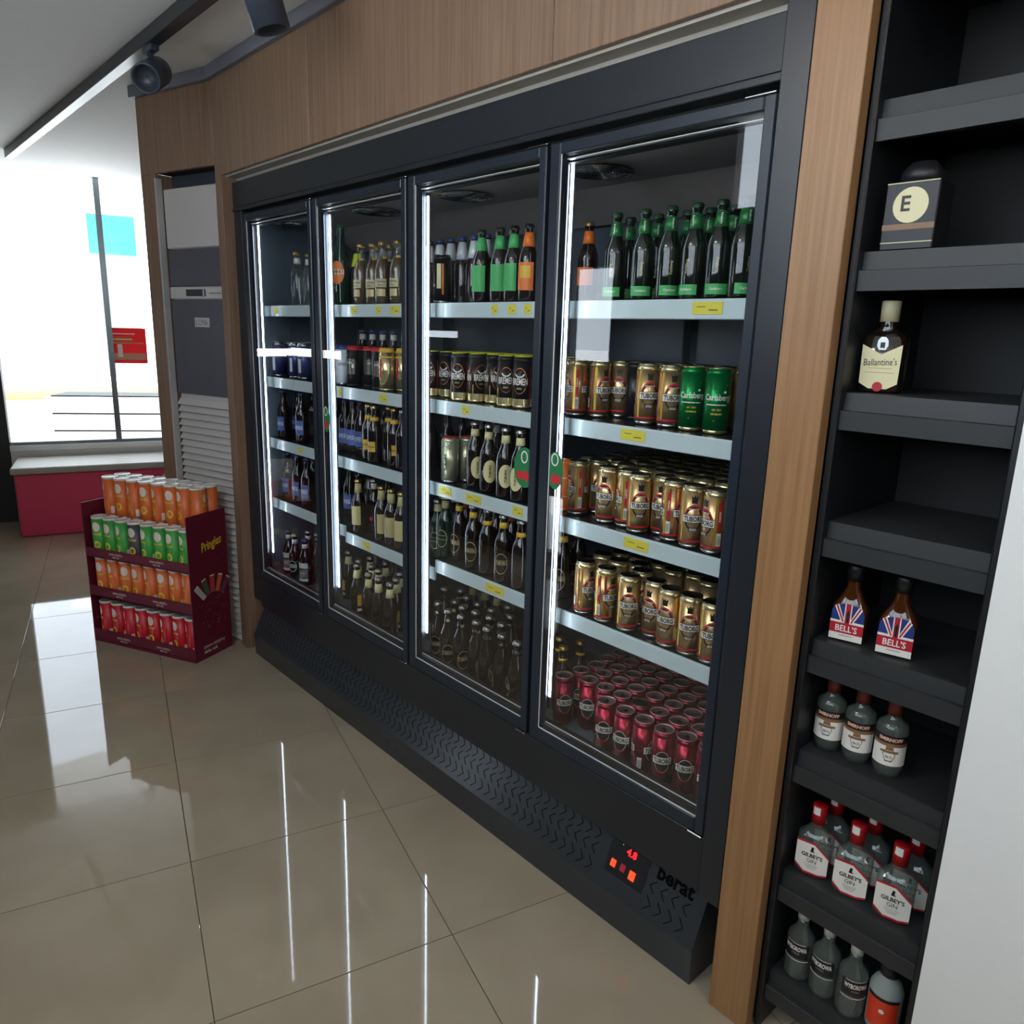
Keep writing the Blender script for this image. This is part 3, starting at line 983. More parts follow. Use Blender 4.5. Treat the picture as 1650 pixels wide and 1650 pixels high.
M_gold = P_('can_gold', (204, 172, 124), .28, .8)
M_goldl = P_('can_pale_gold', (226, 212, 160), .25, .85)
M_cop = P_('can_copper', (196, 118, 66), .28, .8)
M_yel = P_('can_yellow', (230, 190, 80), .3, .7)
M_cred = P_('print_red', (196, 34, 48), .4)
M_cdk = P_('print_charcoal', (34, 34, 36), .4)
M_cw = P_('print_offwhite', (228, 224, 212), .45)
M_cg = P_('can_green', (0, 128, 62), .28, .6)
M_alu = P_('can_aluminium', (188, 190, 188), .25, 1.0)
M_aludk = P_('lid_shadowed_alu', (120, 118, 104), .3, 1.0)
M_mag = P_('can_crimson', (136, 24, 48), .25, .75)
M_lidpink = P_('lid_rose', (236, 156, 168), .3, .35)
M_rosealu = P_('lid_rim_rose', (226, 190, 196), .25, .6)
M_blk = P_('can_black', (28, 28, 30), .3, .3)
M_silv = P_('can_silver_green', (186, 190, 160), .3, .7)
M_lidred = P_('lid_red', (190, 60, 60), .3, .5)
M_lidyel = P_('lid_yellow', (214, 220, 60), .35, .4)
M_cwhite = P_('can_white', (222, 230, 232), .3, .1)
M_blue = P_('print_blue', (92, 116, 188), .4)
M_navy = P_('can_navy', (58, 70, 130), .3, .4)
M_orange = P_('print_orange', (226, 116, 40), .42)
M_amber = P_('glass_amber_dark', (27, 19, 15), .06, coat=.6)
M_gglass = P_('glass_green_dark', (14, 44, 30), .06, coat=.6)
M_flint = shell_glass('glass_flint', (150, 156, 150), (.93, .96, .93, 1), .05)
M_beer = P_('lager_in_glass', (84, 62, 34), .08, coat=.5)
M_cap = P_('crown_cap_silver', (170, 168, 160), .3, .9)
M_capg = P_('crown_cap_gold', (190, 160, 90), .3, .9)
M_capb = P_('crown_cap_blue', (70, 84, 150), .35, .4)
M_capd = P_('crown_cap_dark', (44, 44, 46), .35, .6)
M_lgreen = P_('label_green', (70, 176, 96), .5)
M_fgreen = P_('foil_green', (36, 116, 62), .35, .3)
M_lcream = P_('label_cream', (222, 216, 160), .5)
M_lsand = P_('label_sand', (196, 186, 130), .5)
M_lyel = P_('label_yellow', (222, 182, 60), .5)
M_ldim = P_('print_gold_line', (190, 176, 130), .4, .3)

CH, CR = .160, .0309
BH = .228


def can_meshes(key, body, lid, base=None, topband=None, print_fn=None, h=CH, r=CR):
    b = MB()
    b.lathe([(.022, .003), (.0245, 0), (.027, .002), (r, .010)], base or M_alu, 20)
    b.lathe([(r, .010), (r, h - .016)], body, 20)
    b.lathe([(r, h - .016), (r - .0015, h - .010), (.0268, h - .003)], topband or body, 20)
    out = {'body': b.mesh('body')}
    l = MB()
    rim = M_rosealu if lid is M_lidpink else lid
    l.lathe([(.0268, h - .003), (.0276, h - .001), (.0272, h), (.0262, h), (.0256, h - .004)], rim, 20)
    l.lathe([(.0256, h - .004), (.0235, h - .0045), (0.0, h - .0042)], lid, 20)
    l.add([(-.004, -.012, h - .003), (.004, -.012, h - .003), (.0055, -.002, h - .003), (.004, .009, h - .003), (-.004, .009, h - .003), (-.0055, -.002, h - .003)],
          [(0, 1, 2, 3, 4, 5)], lid)
    l.add([(-.0095, -.019, h - .0036), (.0095, -.019, h - .0036), (.010, -.006, h - .0036), (-.010, -.006, h - .0036)], [(0, 1, 2, 3)], M_aludk if lid is M_alu else M_alu if lid is M_lidpink else lid)
    if lid is M_lidpink:
        for yy in (.006, .012, .017):
            w_ = .019 - yy * .5
            l.add([(-w_, yy, h - .0032), (w_, yy - .003, h - .0032), (w_, yy + .0003, h - .0032), (-w_, yy + .003, h - .0032)], [(0, 1, 2, 3)], M_cw)
    out['lid'] = l.mesh('lid')
    if print_fn:
        p = MB()
        print_fn(p, r + .0003)
        out['print'] = p.mesh('print')
    return out


def pr_gold(p, r):
    for a, wd, m in ((-1.3, .10, M_cop), (-.95, .14, M_yel), (1.0, .16, M_yel), (1.35, .10, M_cop), (1.9, .16, M_cop), (2.5, .2, M_yel), (-2.2, .2, M_cop), (-2.7, .14, M_yel)):
        p.patch(r, a - wd / 2 - .04, a + wd / 2 + .04, .022, .142, m, n=2)
    p.patch(r, -PI, PI, .018, .0225, M_cred, n=20)
    for ac in (0.0, 2.6):
        p.disc(r + .0002, ac, .078, .0250, .036, M_cred, inner=.86, n=24, a_from=.3, a_to=PI - .3)
        p.disc(r + .0002, ac, .078, .0225, .031, M_cdk, inner=.84, n=24)
        p.patch(r + .0003, ac - .92, ac + .92, .0675, .0885, M_cdk, n=8)
        p.patch(r + .0005, ac - .89, ac + .89, .069, .087, M_cw, n=8)
        p.text_w('TUBORG', r + .0009, ac, .078, .0135, M_cdk, maxw=.050, bold=.03)
        p.patch(r + .0004, ac - .34, ac + .34, .046, .056, M_cdk, n=3)
        p.text_w('GOLD', r + .0008, ac, .051, .0065, M_cw, maxw=.018, bold=.03)
        p.patch(r + .0004, ac - .22, ac + .22, .118, .128, M_cdk, n=2)
        p.add([p.wrap(r + .0005, ac + x / r, z) for x, z in ((-.007, .128), (-.009, .137), (-.003, .132), (0, .139), (.003, .132), (.009, .137), (.007, .128))], [(0, 1, 2, 3, 4, 5, 6)], M_cdk)
        p.text_w('BEER MASTER', r + .0006, ac, .103, .004, M_cw, maxw=.028)
    p.patch(r + .0002, 1.15, 1.42, .062, .132, M_cred, n=2)
    p.text_w('TUBORG', r + .0005, 1.28, .097, .005, M_cw, maxw=.06, vertical=True, bold=.03)
    p.patch(r + .0002, 1.12, 1.48, .024, .056, M_cw, n=2)
    for i in range(4):
        p.patch(r + .0004, 1.16 + .075 * i, 1.19 + .075 * i, .027, .05, M_cdk, n=1)
    p.patch(r + .0002, -1.9, -1.6, .028, .055, M_cw, n=2)


def pr_green(p, r):
    for ac in (0.0, 3.0):
        p.text_w('Carlsberg', r, ac, .088, .020, M_cw, maxw=.066, bold=.02)
        p.patch(r, ac - .9, ac + .75, .071, .0735, M_cw, n=5, )
        p.disc(r + .0002, ac + .55, .103, .004, .003, M_cw, n=10)
        p.text_w('EST 1847', r, ac, .060, .0045, M_lyel, maxw=.028)
        p.text_w('DENMARK', r, ac, .050, .0045, M_lyel, maxw=.028)
    for i in range(24):
        a = -PI + i * .27
        z = .03 + ((i * 37) % 29) / 29 * .105
        p.disc(r, a, z, .0012, .0012, M_lyel, n=6)


def pr_red(p, r):
    for ac in (0.0, 2.7):
        p.disc(r, ac, .074, .021, .032, M_cdk, n=20)
        p.disc(r + .0002, ac, .074, .021, .032, M_cw, inner=.95, n=20)
        p.patch(r + .0003, ac - .88, ac + .88, .068, .088, M_cw, n=8)
        p.text_w('TUBORG', r + .0007, ac, .078, .014, M_cdk, maxw=.050, bold=.03)
        p.disc(r + .0003, ac, .048, .012, .006, M_cred, inner=.6, n=12, a_from=PI, a_to=2 * PI)
    p.patch(r, 1.25, 1.65, .022, .055, M_cw, n=2)
    for i in range(4):
        p.patch(r + .0003, 1.29 + .085 * i, 1.33 + .085 * i, .026, .05, M_cdk, n=1)


def pr_bremen(p, r):
    for ac in (0.0, 2.3, -2.0):
        p.text_w('BREMEN', r + .0004, ac, .083, .021, M_cw, maxw=.052, bold=.02)
        p.disc(r, ac, .108, .016, .013, M_cw, inner=.72, n=14, a_from=PI * 1.05, a_to=PI * 1.95)
        p.disc(r, ac, .085, .024, .040, M_cop, inner=.93, n=22)
        p.text_w('BIRA', r + .0003, ac, .062, .006, M_ldim, maxw=.02)
    p.patch(r, 1.1, 1.25, .03, .13, M_cred, n=1)
    p.patch(r, -1.0, -.9, .01, .06, M_yel, n=1)
    p.patch(r, -PI, PI, .010, .030, M_goldl, n=20)


def pr_silver(p, r):
    p.text_w('TUBORG', r + .0003, 0, .074, .011, M_cdk, maxw=.075, vertical=True, bold=.02)
    p.text_w('TUBORG', r + .0003, 2.6, .074, .011, M_cdk, maxw=.075, vertical=True, bold=.02)
    p.disc(r, 0, .118, .018, .012, M_cdk, inner=.93, n=16, a_from=0, a_to=PI)


def pr_dark(p, r):
    p.patch(r, -.7, .7, .05, .11, M_aludk, n=4)
    p.patch(r + .0003, .3, .6, .075, .09, M_cw, n=2)
    p.text_w('BEER', r + .0005, 0, .095, .008, M_cw, maxw=.03)


def pr_white(p, r):
    p.text_w('EFES', r + .0003, 0, .085, .013, M_navy, maxw=.04, bold=.02)
    p.text_w('EFES', r + .0003, 2.4, .085, .013, M_navy, maxw=.04, bold=.02)


def pr_blue(p, r):
    p.patch(r, -PI, PI, .10, .125, M_cwhite, n=20)
    p.patch(r, -.3, .2, .03, .09, M_cwhite, n=2)
    p.text_w('EFES', r + .0003, 0, .112, .010, M_blue, maxw=.036, bold=.02)


def pr_goldplain(p, r):
    p.patch(r, -.1, .25, .05, .12, M_cred, n=2)
    p.patch(r, -PI, PI, .125, .130, M_lyel, n=20)


def pr_orange(p, r):
    p.patch(r, -PI, PI, .10, .1025, M_cw, n=20)
    p.patch(r, -PI, PI, .045, .0475, M_cw, n=20)


def pr_blackcan(p, r):
    p.patch(r, .1, .6, .05, .13, M_lcream, n=2)
    p.patch(r, .7, .9, .03, .13, M_cop, n=1)
    p.text_w('IPA', r + .0003, -.4, .06, .012, M_cw, maxw=.02)


LONG = [(.024, 0), (.0285, .003), (.0300, .008), (.0300, .118), (.0288, .132), (.0240, .148), (.0175, .164), (.0142, .178), (.0128, .196), (.0124, .208), (.0142, .210), (.0142, .217), (.0125, .219)]


def bottle_meshes(glass, cap, label_fn=None, prof=LONG, seg=18, capz=.218, caph=.008, capr=.0150, fill=None):
    g = MB().lathe(prof, glass, seg)
    out = {'glass': g.mesh('glass')}
    c = MB()
    n = 16
    vs_, fs = [], []
    for j, (r, z) in enumerate(((capr + .0006, capz - .004), (capr, capz + caph * .4), (capr - .0022, capz + caph * .85), (0, capz + caph))):
        for i in range(n):
            rr = r + (.0006 if (j == 0 and i % 2) else 0)
            vs_.append((rr * math.cos(2 * PI * i / n), rr * math.sin(2 * PI * i / n), z))
    for j in range(3):
        for i in range(n):
            fs.append((j * n + i, j * n + (i + 1) % n, (j + 1) * n + (i + 1) % n, (j + 1) * n + i))
    c.add(vs_, fs, cap, True)
    out['cap'] = c.mesh('cap')
    if fill:
        out['liquid'] = MB().lathe(fill[1], fill[0], seg).mesh('liquid')
    if label_fn:
        p = MB()
        label_fn(p)
        out['label'] = p.mesh('label')
    return out


R0 = .0304


def neckband(p, m, z0=.176, z1=.208):
    rr = {.150: .0236, .160: .0196, .165: .0180, .170: .0166, .176: .0152, .180: .0146, .185: .0142, .195: .0134, .200: .0132, .208: .0129}
    p.lathe([(rr[z0], z0), ((rr[z0] + rr[z1]) / 2 + .0002, (z0 + z1) / 2), (rr[z1], z1)], m, 14)


def lb(neck=None, neck_z=(.180, .208), body=None, bz=(.035, .105), shape='rect', txt=None, tcol=None, tsize=.010, extra=None, vertical=False, w=1.35):
    def fn(p):
        if neck:
            neckband(p, neck, *neck_z)
        for ac in (0.0, PI):
            if body:
                zc, hz = (bz[0] + bz[1]) / 2, (bz[1] - bz[0]) / 2
                if shape == 'rect':
                    p.patch(R0, ac - w / 2 - .25, ac + w / 2 + .25, bz[0], bz[1], body, n=7)
                elif shape == 'oval':
                    p.disc(R0, ac, zc, .024, hz, body, n=22)
                elif shape == 'ring':
                    p.disc(R0, ac, zc, .023, hz, body, inner=.94, n=24)
                    p.patch(R0, ac - .72, ac + .72, zc - .004, zc - .003, body, n=5)
                    p.patch(R0, ac - .72, ac + .72, zc + .011, zc + .012, body, n=5)
                if txt:
                    p.text_w(txt, R0 + .0006, ac, zc + (.004 if shape == 'ring' else 0), tsize, tcol or M_cdk, maxw=(.062 if vertical else .040), vertical=vertical, bold=.03)
            if extra:
                extra(p, ac)
    return fn


def ex_carls(p, ac):
    p.text_w('Carlsberg', .0172, ac, .183, .006, M_cw, maxw=.030, vertical=True)
    p.text_w('Carlsberg', R0, ac, .078, .008, M_ldim, maxw=.055, vertical=True)


def ex_tall(p, ac):
    p.disc(.0365, ac + .2, .125, .030, .045, M_orange, n=22)
    p.patch(.0368, ac - .65, ac + 1.0, .118, .138, M_cw, n=5)
    p.text_w('BIRRA', .0372, ac + .2, .128, .010, M_cdk, maxw=.04)


def ex_corona(p, ac):
    p.patch(.0176, ac + .3, ac + 1.5, .150, .172, M_lyel, n=3, r1=.0152)
    p.patch(R0, ac - .6, ac + .6, .030, .056, M_ldim, n=4)
    p.patch(R0, ac - .75, ac + .75, .062, .092, M_lsand, n=5)
    p.text_w('Corona', R0 + .0006, ac, .083, .009, M_navy, maxw=.036)
    p.text_w('Extra', R0 + .0006, ac, .070, .007, M_navy, maxw=.022)


def ex_white(p, ac):
    p.patch(R0, ac - .9, ac + .9, .086, .112, M_cwhite, n=6)
    p.patch(R0, ac - .9, ac + .9, .040, .080, M_gconc, n=6)
    p.patch(R0, ac - .9, ac + .9, .022, .036, M_cwhite, n=6)
    p.text_w('ALE', R0 + .0005, ac, .062, .010, M_cwhite, maxw=.03)


def ex_round(p, ac):
    p.disc(R0, ac, .070, .023, .028, M_cwhite, inner=.88, n=22)
    p.patch(R0, ac - .72, ac + .72, .062, .080, M_cwhite, n=5)
    p.text_w('BOMONTI', R0 + .0006, ac, .071, .008, M_cdk, maxw=.038)


def ex_tag(p, ac):
    p.patch(R0, ac - .35, ac + .35, .045, .095, M_lyel, n=3)
    p.patch(R0, ac - .4, ac + .4, .022, .034, M_cw, n=3)


TALL = [(.028, 0), (.034, .004), (.036, .010), (.036, .165), (.034, .190), (.026, .215), (.018, .240), (.0150, .262), (.0140, .290), (.0158, .293), (.0158, .300), (.014, .302)]
KINDS = {
    'gold': ('beer_can', 'gold beer can', 'beer can', can_meshes('g', M_gold, M_alu, M_alu, M_goldl, pr_gold)),
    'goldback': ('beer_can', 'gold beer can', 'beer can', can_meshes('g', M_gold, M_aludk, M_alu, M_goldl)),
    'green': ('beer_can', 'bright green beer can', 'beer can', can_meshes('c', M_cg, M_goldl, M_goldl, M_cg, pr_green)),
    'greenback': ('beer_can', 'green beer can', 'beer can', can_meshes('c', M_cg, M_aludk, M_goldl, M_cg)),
    'red': ('beer_can', 'crimson beer can', 'beer can', can_meshes('r', M_mag, M_lidpink, M_mag, M_mag, pr_red)),
    'silverlid': ('beer_can', 'crimson beer can with bare silver lid', 'beer can', can_meshes('r', M_mag, M_alu, M_mag, M_mag, pr_red)),
    'bremen': ('beer_can', 'black beer can with yellow lid', 'beer can', can_meshes('b', M_blk, M_lidyel, M_goldl, M_blk, pr_bremen)),
    'silver': ('beer_can', 'pale silver beer can, red lid', 'beer can', can_meshes('s', M_silv, M_lidred, M_alu, M_silv, pr_silver)),
    'darkcan': ('beer_can', 'dark beer can with red rim', 'beer can', can_meshes('d', M_blk, M_lidred, M_blk, M_cred, pr_dark)),
    'blackcan': ('beer_can', 'tall black beer can', 'beer can', can_meshes('k', M_blk, M_alu, M_alu, M_blk, pr_blackcan)),
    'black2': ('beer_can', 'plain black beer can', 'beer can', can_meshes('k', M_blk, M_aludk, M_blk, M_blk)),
    'whitecan': ('beer_can', 'white beer can', 'beer can', can_meshes('w', M_cwhite, M_capb, M_alu, M_navy, pr_white)),
    'bluecan': ('beer_can', 'blue and white beer can', 'beer can', can_meshes('u', M_navy, M_alu, M_alu, M_alu, pr_blue)),
    'goldcan': ('beer_can', 'dull gold beer can', 'beer can', can_meshes('o', M_goldl, M_lyel, M_goldl, M_lyel, pr_goldplain)),
    'orangecan': ('beer_can', 'orange beer can', 'beer can', can_meshes('n', M_orange, M_alu, M_orange, M_orange, pr_orange)),
    'carls': ('beer_bottle', 'dark bottle with green neck foil', 'beer bottle', bottle_meshes(P_('glass_bottle_green', (18, 30, 22), .06, coat=.6), P_('crown_cap_green', (30, 70, 44), .35, .4), lb(M_fgreen, (.165, .200), M_lgreen, (.012, .036), extra=ex_carls, txt='Carlsberg', tcol=M_cw, tsize=.008))),
    'amber': ('beer_bottle', 'brown bottle with orange label', 'beer bottle', bottle_meshes(M_amber, M_capg, lb(M_orange, (.165, .200), M_orange, (.05, .10)))),
    'greenlab': ('beer_bottle', 'brown bottle with plain green label', 'beer bottle', bottle_meshes(M_amber, M_capd, lb(M_lgreen, (.160, .200), M_lgreen, (.035, .115)))),
    'orangelab': ('beer_bottle', 'brown bottle with orange label', 'beer bottle', bottle_meshes(M_amber, M_capd, lb(M_orange, (.160, .200), M_orange, (.035, .115), extra=lambda p, a: p.patch(R0 + .0005, a - .5, a + .6, .070, .105, M_lyel, n=4)))),
    'whitecap': ('beer_bottle', 'dark bottle with white neck label', 'beer bottle', bottle_meshes(M_amber, M_capb, lb(M_cwhite, (.150, .208), extra=lambda p, a: p.patch(.0240, a - .4, a + .4, .1485, .152, M_navy, n=2)))),
    'bluecap': ('beer_bottle', 'dark bottle with blue cap', 'beer bottle', bottle_meshes(M_amber, M_capb, lb(M_cw, (.185, .208)))),
    'longneck': ('beer_bottle', 'plain dark brown bottle', 'beer bottle', bottle_meshes(M_amber, M_cap)),
    'plain': ('beer_bottle', 'dark bottle with gold neck band', 'beer bottle', bottle_meshes(M_amber, M_cap, lb(M_lyel, (.170, .185)))),
    'cream': ('beer_bottle', 'brown bottle with cream oval label', 'beer bottle', bottle_meshes(M_amber, M_cap, lb(M_lcream, (.176, .200), M_lcream, (.035, .110), 'oval', 'TUBORG', M_cdk, .008, vertical=True))),
    'blacklab': ('beer_bottle', 'brown bottle with pale neck label', 'beer bottle', bottle_meshes(M_amber, M_cap, lb(M_cw, (.180, .208)))),
    'tuborg': ('beer_bottle', 'dark bottle with round outline label', 'beer bottle', bottle_meshes(M_amber, M_cap, lb(M_lyel, (.180, .200), M_ldim, (.030, .100), 'ring', 'TUBORG', M_ldim, .012))),
    'greenish': ('beer_bottle', 'dark bottle with green outlined label', 'beer bottle', bottle_meshes(M_gglass, M_cap, lb(M_lsand, (.180, .208), M_lsand, (.040, .105), 'ring'))),
    'goldneck': ('beer_bottle', 'brown bottle with gold foil neck', 'beer bottle', bottle_meshes(M_amber, M_capg, lb(M_lsand, (.170, .208), M_lsand, (.035, .115), w=1.0))),
    'amberneck': ('beer_bottle', 'dark bottle with orange neck band', 'beer bottle', bottle_meshes(M_amber, M_cap, lb(M_orange, (.176, .195)))),
    'tallgreen': ('wine_bottle', 'tall green bottle with round orange label', 'bottle', bottle_meshes(M_gglass, M_fgreen, lambda p: ex_tall(p, 0), TALL, 20, .300, .008, .0162)),
    'sourgreen': ('beer_bottle', 'black bottle with lime green neck label', 'beer bottle', bottle_meshes(M_amber, M_capd, lb(P_('label_lime', (190, 210, 40), .5), (.150, .200)))),
    'corona': ('beer_bottle', 'clear glass bottle of pale lager', 'beer bottle', bottle_meshes(M_flint, M_capg, lb(None, extra=ex_corona), fill=(M_beer, [(.024, .004), (.0285, .008), (.0285, .120), (.0225, .148), (.013, .172), (0, .173)]))),
    'clear': ('beer_bottle', 'clear glass bottle', 'beer bottle', bottle_meshes(M_flint, M_capg, lb(M_cw, (.176, .200)))),
    'bluelab': ('beer_bottle', 'dark bottle with blue and white label', 'beer bottle', bottle_meshes(M_amber, M_capb, lb(None, body=M_blue, bz=(.035, .100), txt='EFES', tcol=M_cwhite, tsize=.018, w=1.0))),
    'yellowlab': ('beer_bottle', 'dark bottle with yellow label', 'beer bottle', bottle_meshes(M_amber, M_capg, lb(M_lyel, (.165, .180), M_lyel, (.045, .085), w=.5, txt='BLANC', tcol=M_cdk, tsize=.007))),
    'redstar': ('beer_bottle', 'brown bottle with small red mark', 'beer bottle', bottle_meshes(M_amber, M_cap, lb(M_cw, (.185, .208), extra=lambda p, a: p.disc(R0, a, .06, .008, .010, M_cred, n=8)))),
    'neckplain': ('beer_bottle', 'dark bottle with round outline label', 'beer bottle', bottle_meshes(M_amber, M_cap, lb(M_amber, (.176, .195), M_ldim, (.030, .100), 'ring', 'TUBORG', M_ldim, .012, extra=lambda p, a: p.patch(.0150, a - .4, a + .4, .182, .192, M_ldim, n=2)))),
    'neckgold': ('beer_bottle', 'dark bottle with gold neck mark', 'beer bottle', bottle_meshes(M_amber, M_capg, lb(M_lyel, (.176, .185)))),
    'neckgreen': ('beer_bottle', 'dark bottle with pale green neck', 'beer bottle', bottle_meshes(M_amber, M_cap, lb(M_lsand, (.170, .200)))),
    'cremeneck': ('beer_bottle', 'dark bottle with cream neck label', 'beer bottle', bottle_meshes(M_amber, M_cap, lb(M_lcream, (.165, .200), extra=ex_tag))),
    'whitelab': ('beer_bottle', 'dark bottle with banded grey label', 'beer bottle', bottle_meshes(M_amber, M_capb, lb(M_cwhite, (.180, .200), extra=ex_white))),
    'roundlab': ('beer_bottle', 'dark bottle with round white emblem', 'beer bottle', bottle_meshes(M_amber, M_cap, lb(M_cwhite, (.180, .200), extra=ex_round))),
}
ORD = ['first', 'second', 'third', 'fourth', 'fifth', 'sixth', 'seventh', 'eighth', 'ninth', 'tenth', 'eleventh', 'twelfth', 'thirteenth']
DOORN = {1: 'first door', 2: 'second door', 3: 'third door', 4: 'fourth door'}
SHELFN = {5: 'top shelf', 4: 'second shelf', 3: 'third shelf', 2: 'fourth shelf', 1: 'cabinet floor'}
GRP = {5: 'top shelf', 4: 'second shelf', 3: 'third shelf', 2: 'fourth shelf', 1: 'cabinet floor'}


def deck(ti, x):
    """height of the shelf a thing at x stands on (the modules of the fourth shelf differ)"""
    if ti == 1:
        return .3775
    ks = {min(3, max(0, int((x + dx_ + .018) / D))) for dx_ in (-.031, .031)}
    return max(LV[k][5 - ti] for k in ks) + .0015




def place(kind, x, y, z, rz, label, group=None):
    nm, _, cat, meshes = KINDS[kind]
    t = thing(nm, label, cat, (x, y, z), rz, group)
    for part, me in meshes.items():
        o = bpy.data.objects.new(part, me)
        COL.objects.link(o)
        o.parent = t
    return t


for (dr, ti, row), lst in STOCK.items():
    lst = sorted(lst, key=lambda q: q[1])
    for i, (kd_, x, y, rot) in enumerate(lst):
        desc = KINDS[kd_][1]
        rown = 'front' if row == 1 else ORD[row - 1]
        lab = f'{desc}, {ORD[i]} in {rown} row, {SHELFN[ti]}, {DOORN[dr]} from left'
        if len(lab.split()) > 16:
            lab = f'{desc}, {ORD[i]} in {rown} row, {SHELFN[ti]}, {DOORN[dr]}'
        cat = KINDS[kd_][2]
        place(kd_, x, y, deck(ti, x), math.radians(rot), lab, f'{cat}s on the {GRP[ti]} behind the {DOORN[dr]}')

# ------------------------------------------------------------------ the floor-standing air conditioner in its bay
M_acw = mat('ac_white_plastic', (196, 192, 188), .45, var=.02)
M_acg = mat('ac_grey_panel', (92, 90, 98), .28, var=.02)
M_acd = mat('ac_display_window', (66, 66, 70), .25)
ac = thing('air_conditioner', 'tall white and grey floor-standing air conditioner in the oak bay', 'air conditioner', AT(.22, .2, 0))
ac_inv = Matrix.Translation(-Vector(AT(.22, .2, 0)))


def AL(s, d, z):
    p = AT(s, d, z)
    q = AT(.22, .2, 0)
    return (p[0] - q[0], p[1] - q[1], p[2] - q[2])


MB().bbox(.012, .436, .045, .36, 0, 2.19, M_acw, b=.008, T=AL).build('casing', ac)
MB().bbox(.014, .434, .030, .046, 1.922, 2.188, M_acw, b=.004, T=AL).build('outlet_cover', ac)
MB().bbox(.014, .434, .034, .046, 1.748, 1.918, M_acg, b=.003, T=AL).build('upper_panel', ac)
ds = MB().bbox(.014, .434, .028, .046, 1.690, 1.746, M_acw, b=.004, T=AL).build('display_strip', ac)
MB().bbox(.155, .305, .0265, .029, 1.702, 1.734, M_acd, b=.001, T=AL).build('display_window', ds)
MB().box(.165, .175, .0255, .0265, 1.704, 1.732, M_acw, T=AL).build('display_divider', ds)
MB().box(.04, .13, .0272, .0278, 1.714, 1.718, M_acg, T=AL).build('print_line', ds)
fp = MB().bbox(.014, .434, .032, .046, 1.236, 1.686, M_acg, b=.003, T=AL).build('front_panel', ac)
pl = MB().bbox(.145, .255, .029, .032, 1.560, 1.604, M_acw, b=.001, T=AL)
pl.text('LCMA', .026, M_acg, lambda a, c: AL(.200 - a, .0284, 1.582 + c), maxw=.09, bold=.0)
pl.build('badge', fp)
z = 1.212
while z > .02:
    # each louvre blade slopes outwards at its lower edge
    m_ = MB()
    m_.add([AL(.030, .043, z), AL(.432, .043, z), AL(.432, .022, z - .030), AL(.030, .022, z - .030),
            AL(.030, .046, z - .004), AL(.432, .046, z - .004), AL(.432, .030, z - .034), AL(.030, .030, z - .034)],
           [(0, 1, 2, 3), (4, 7, 6, 5), (0, 4, 5, 1), (3, 2, 6, 7), (0, 3, 7, 4), (1, 5, 6, 2)], M_acw)
    m_.build('louvre_blade', ac)
    z -= .0345

# ------------------------------------------------------------------ cardboard snack stand
M_card = mat('cardboard_maroon', (104, 18, 44), .55, var=.04)
M_cardy = mat('print_yellow', (226, 196, 50), .55, var=0)
M_cardw = mat('print_cream', (226, 214, 200), .55, var=0)
SA = math.radians(-154)
SO = Vector((-.10, -.307, 0))
ca, sa = math.cos(SA), math.sin(SA)


def ST(u, d, z):       # u to the left along the front, d inwards
    return (u * ca + d * sa, u * sa - d * ca, z)


SWD, SDP = .66, .245
st = thing('snack_stand', 'maroon cardboard display stand full of snack tubes beside the oak post', 'display stand', SO)
sidep = MB().box(0, .005, 0, SDP, 0, .715, M_card, T=ST).build('side_panel', st)
MB().box(SWD - .005, SWD, 0, SDP, 0, .715, M_card, T=ST).build('side_panel', st)
MB().box(.005, SWD - .005, SDP - .005, SDP, 0, .64, M_card, T=ST).build('back_panel', st)
for zd, zl0, zl1, dd in ((.018, .0, .068, .10), (.248, .242, .297, .10), (.452, .446, .494, .10)):
    t_ = MB()
    t_.box(.005, SWD - .005, .0, SDP - .005, zd - .006, zd, M_card, T=ST)
    tr_ = t_.build('tray', st)
    lp = MB().box(.005, SWD - .005, .0, .004, zl0, zl1, M_card, T=ST)
    zc = (zl0 + zl1) / 2
    for u0 in (.20, .46):
        lp.text('DAHA LEZZETLI', .010, M_cardw, lambda a, c: ST(u0 - a, -.0006, zc + .006 + c), maxw=.085)
        lp.text('daha cok', .009, M_cardw, lambda a, c: ST(u0 - a, -.0006, zc - .008 + c), maxw=.05)
    lp.build('lip', tr_)
MB().box(.005, SWD - .005, .086, SDP - .005, .630, .636, M_card, T=ST).build('upper_deck', st)
MB().box(.005, SWD - .005, .086, .09, .458, .630, M_void, T=ST).build('riser', st)
sp = MB()


def SS(a, z):          # on the side panel that faces right; a runs inwards
    return ST(-.0008, a, z)


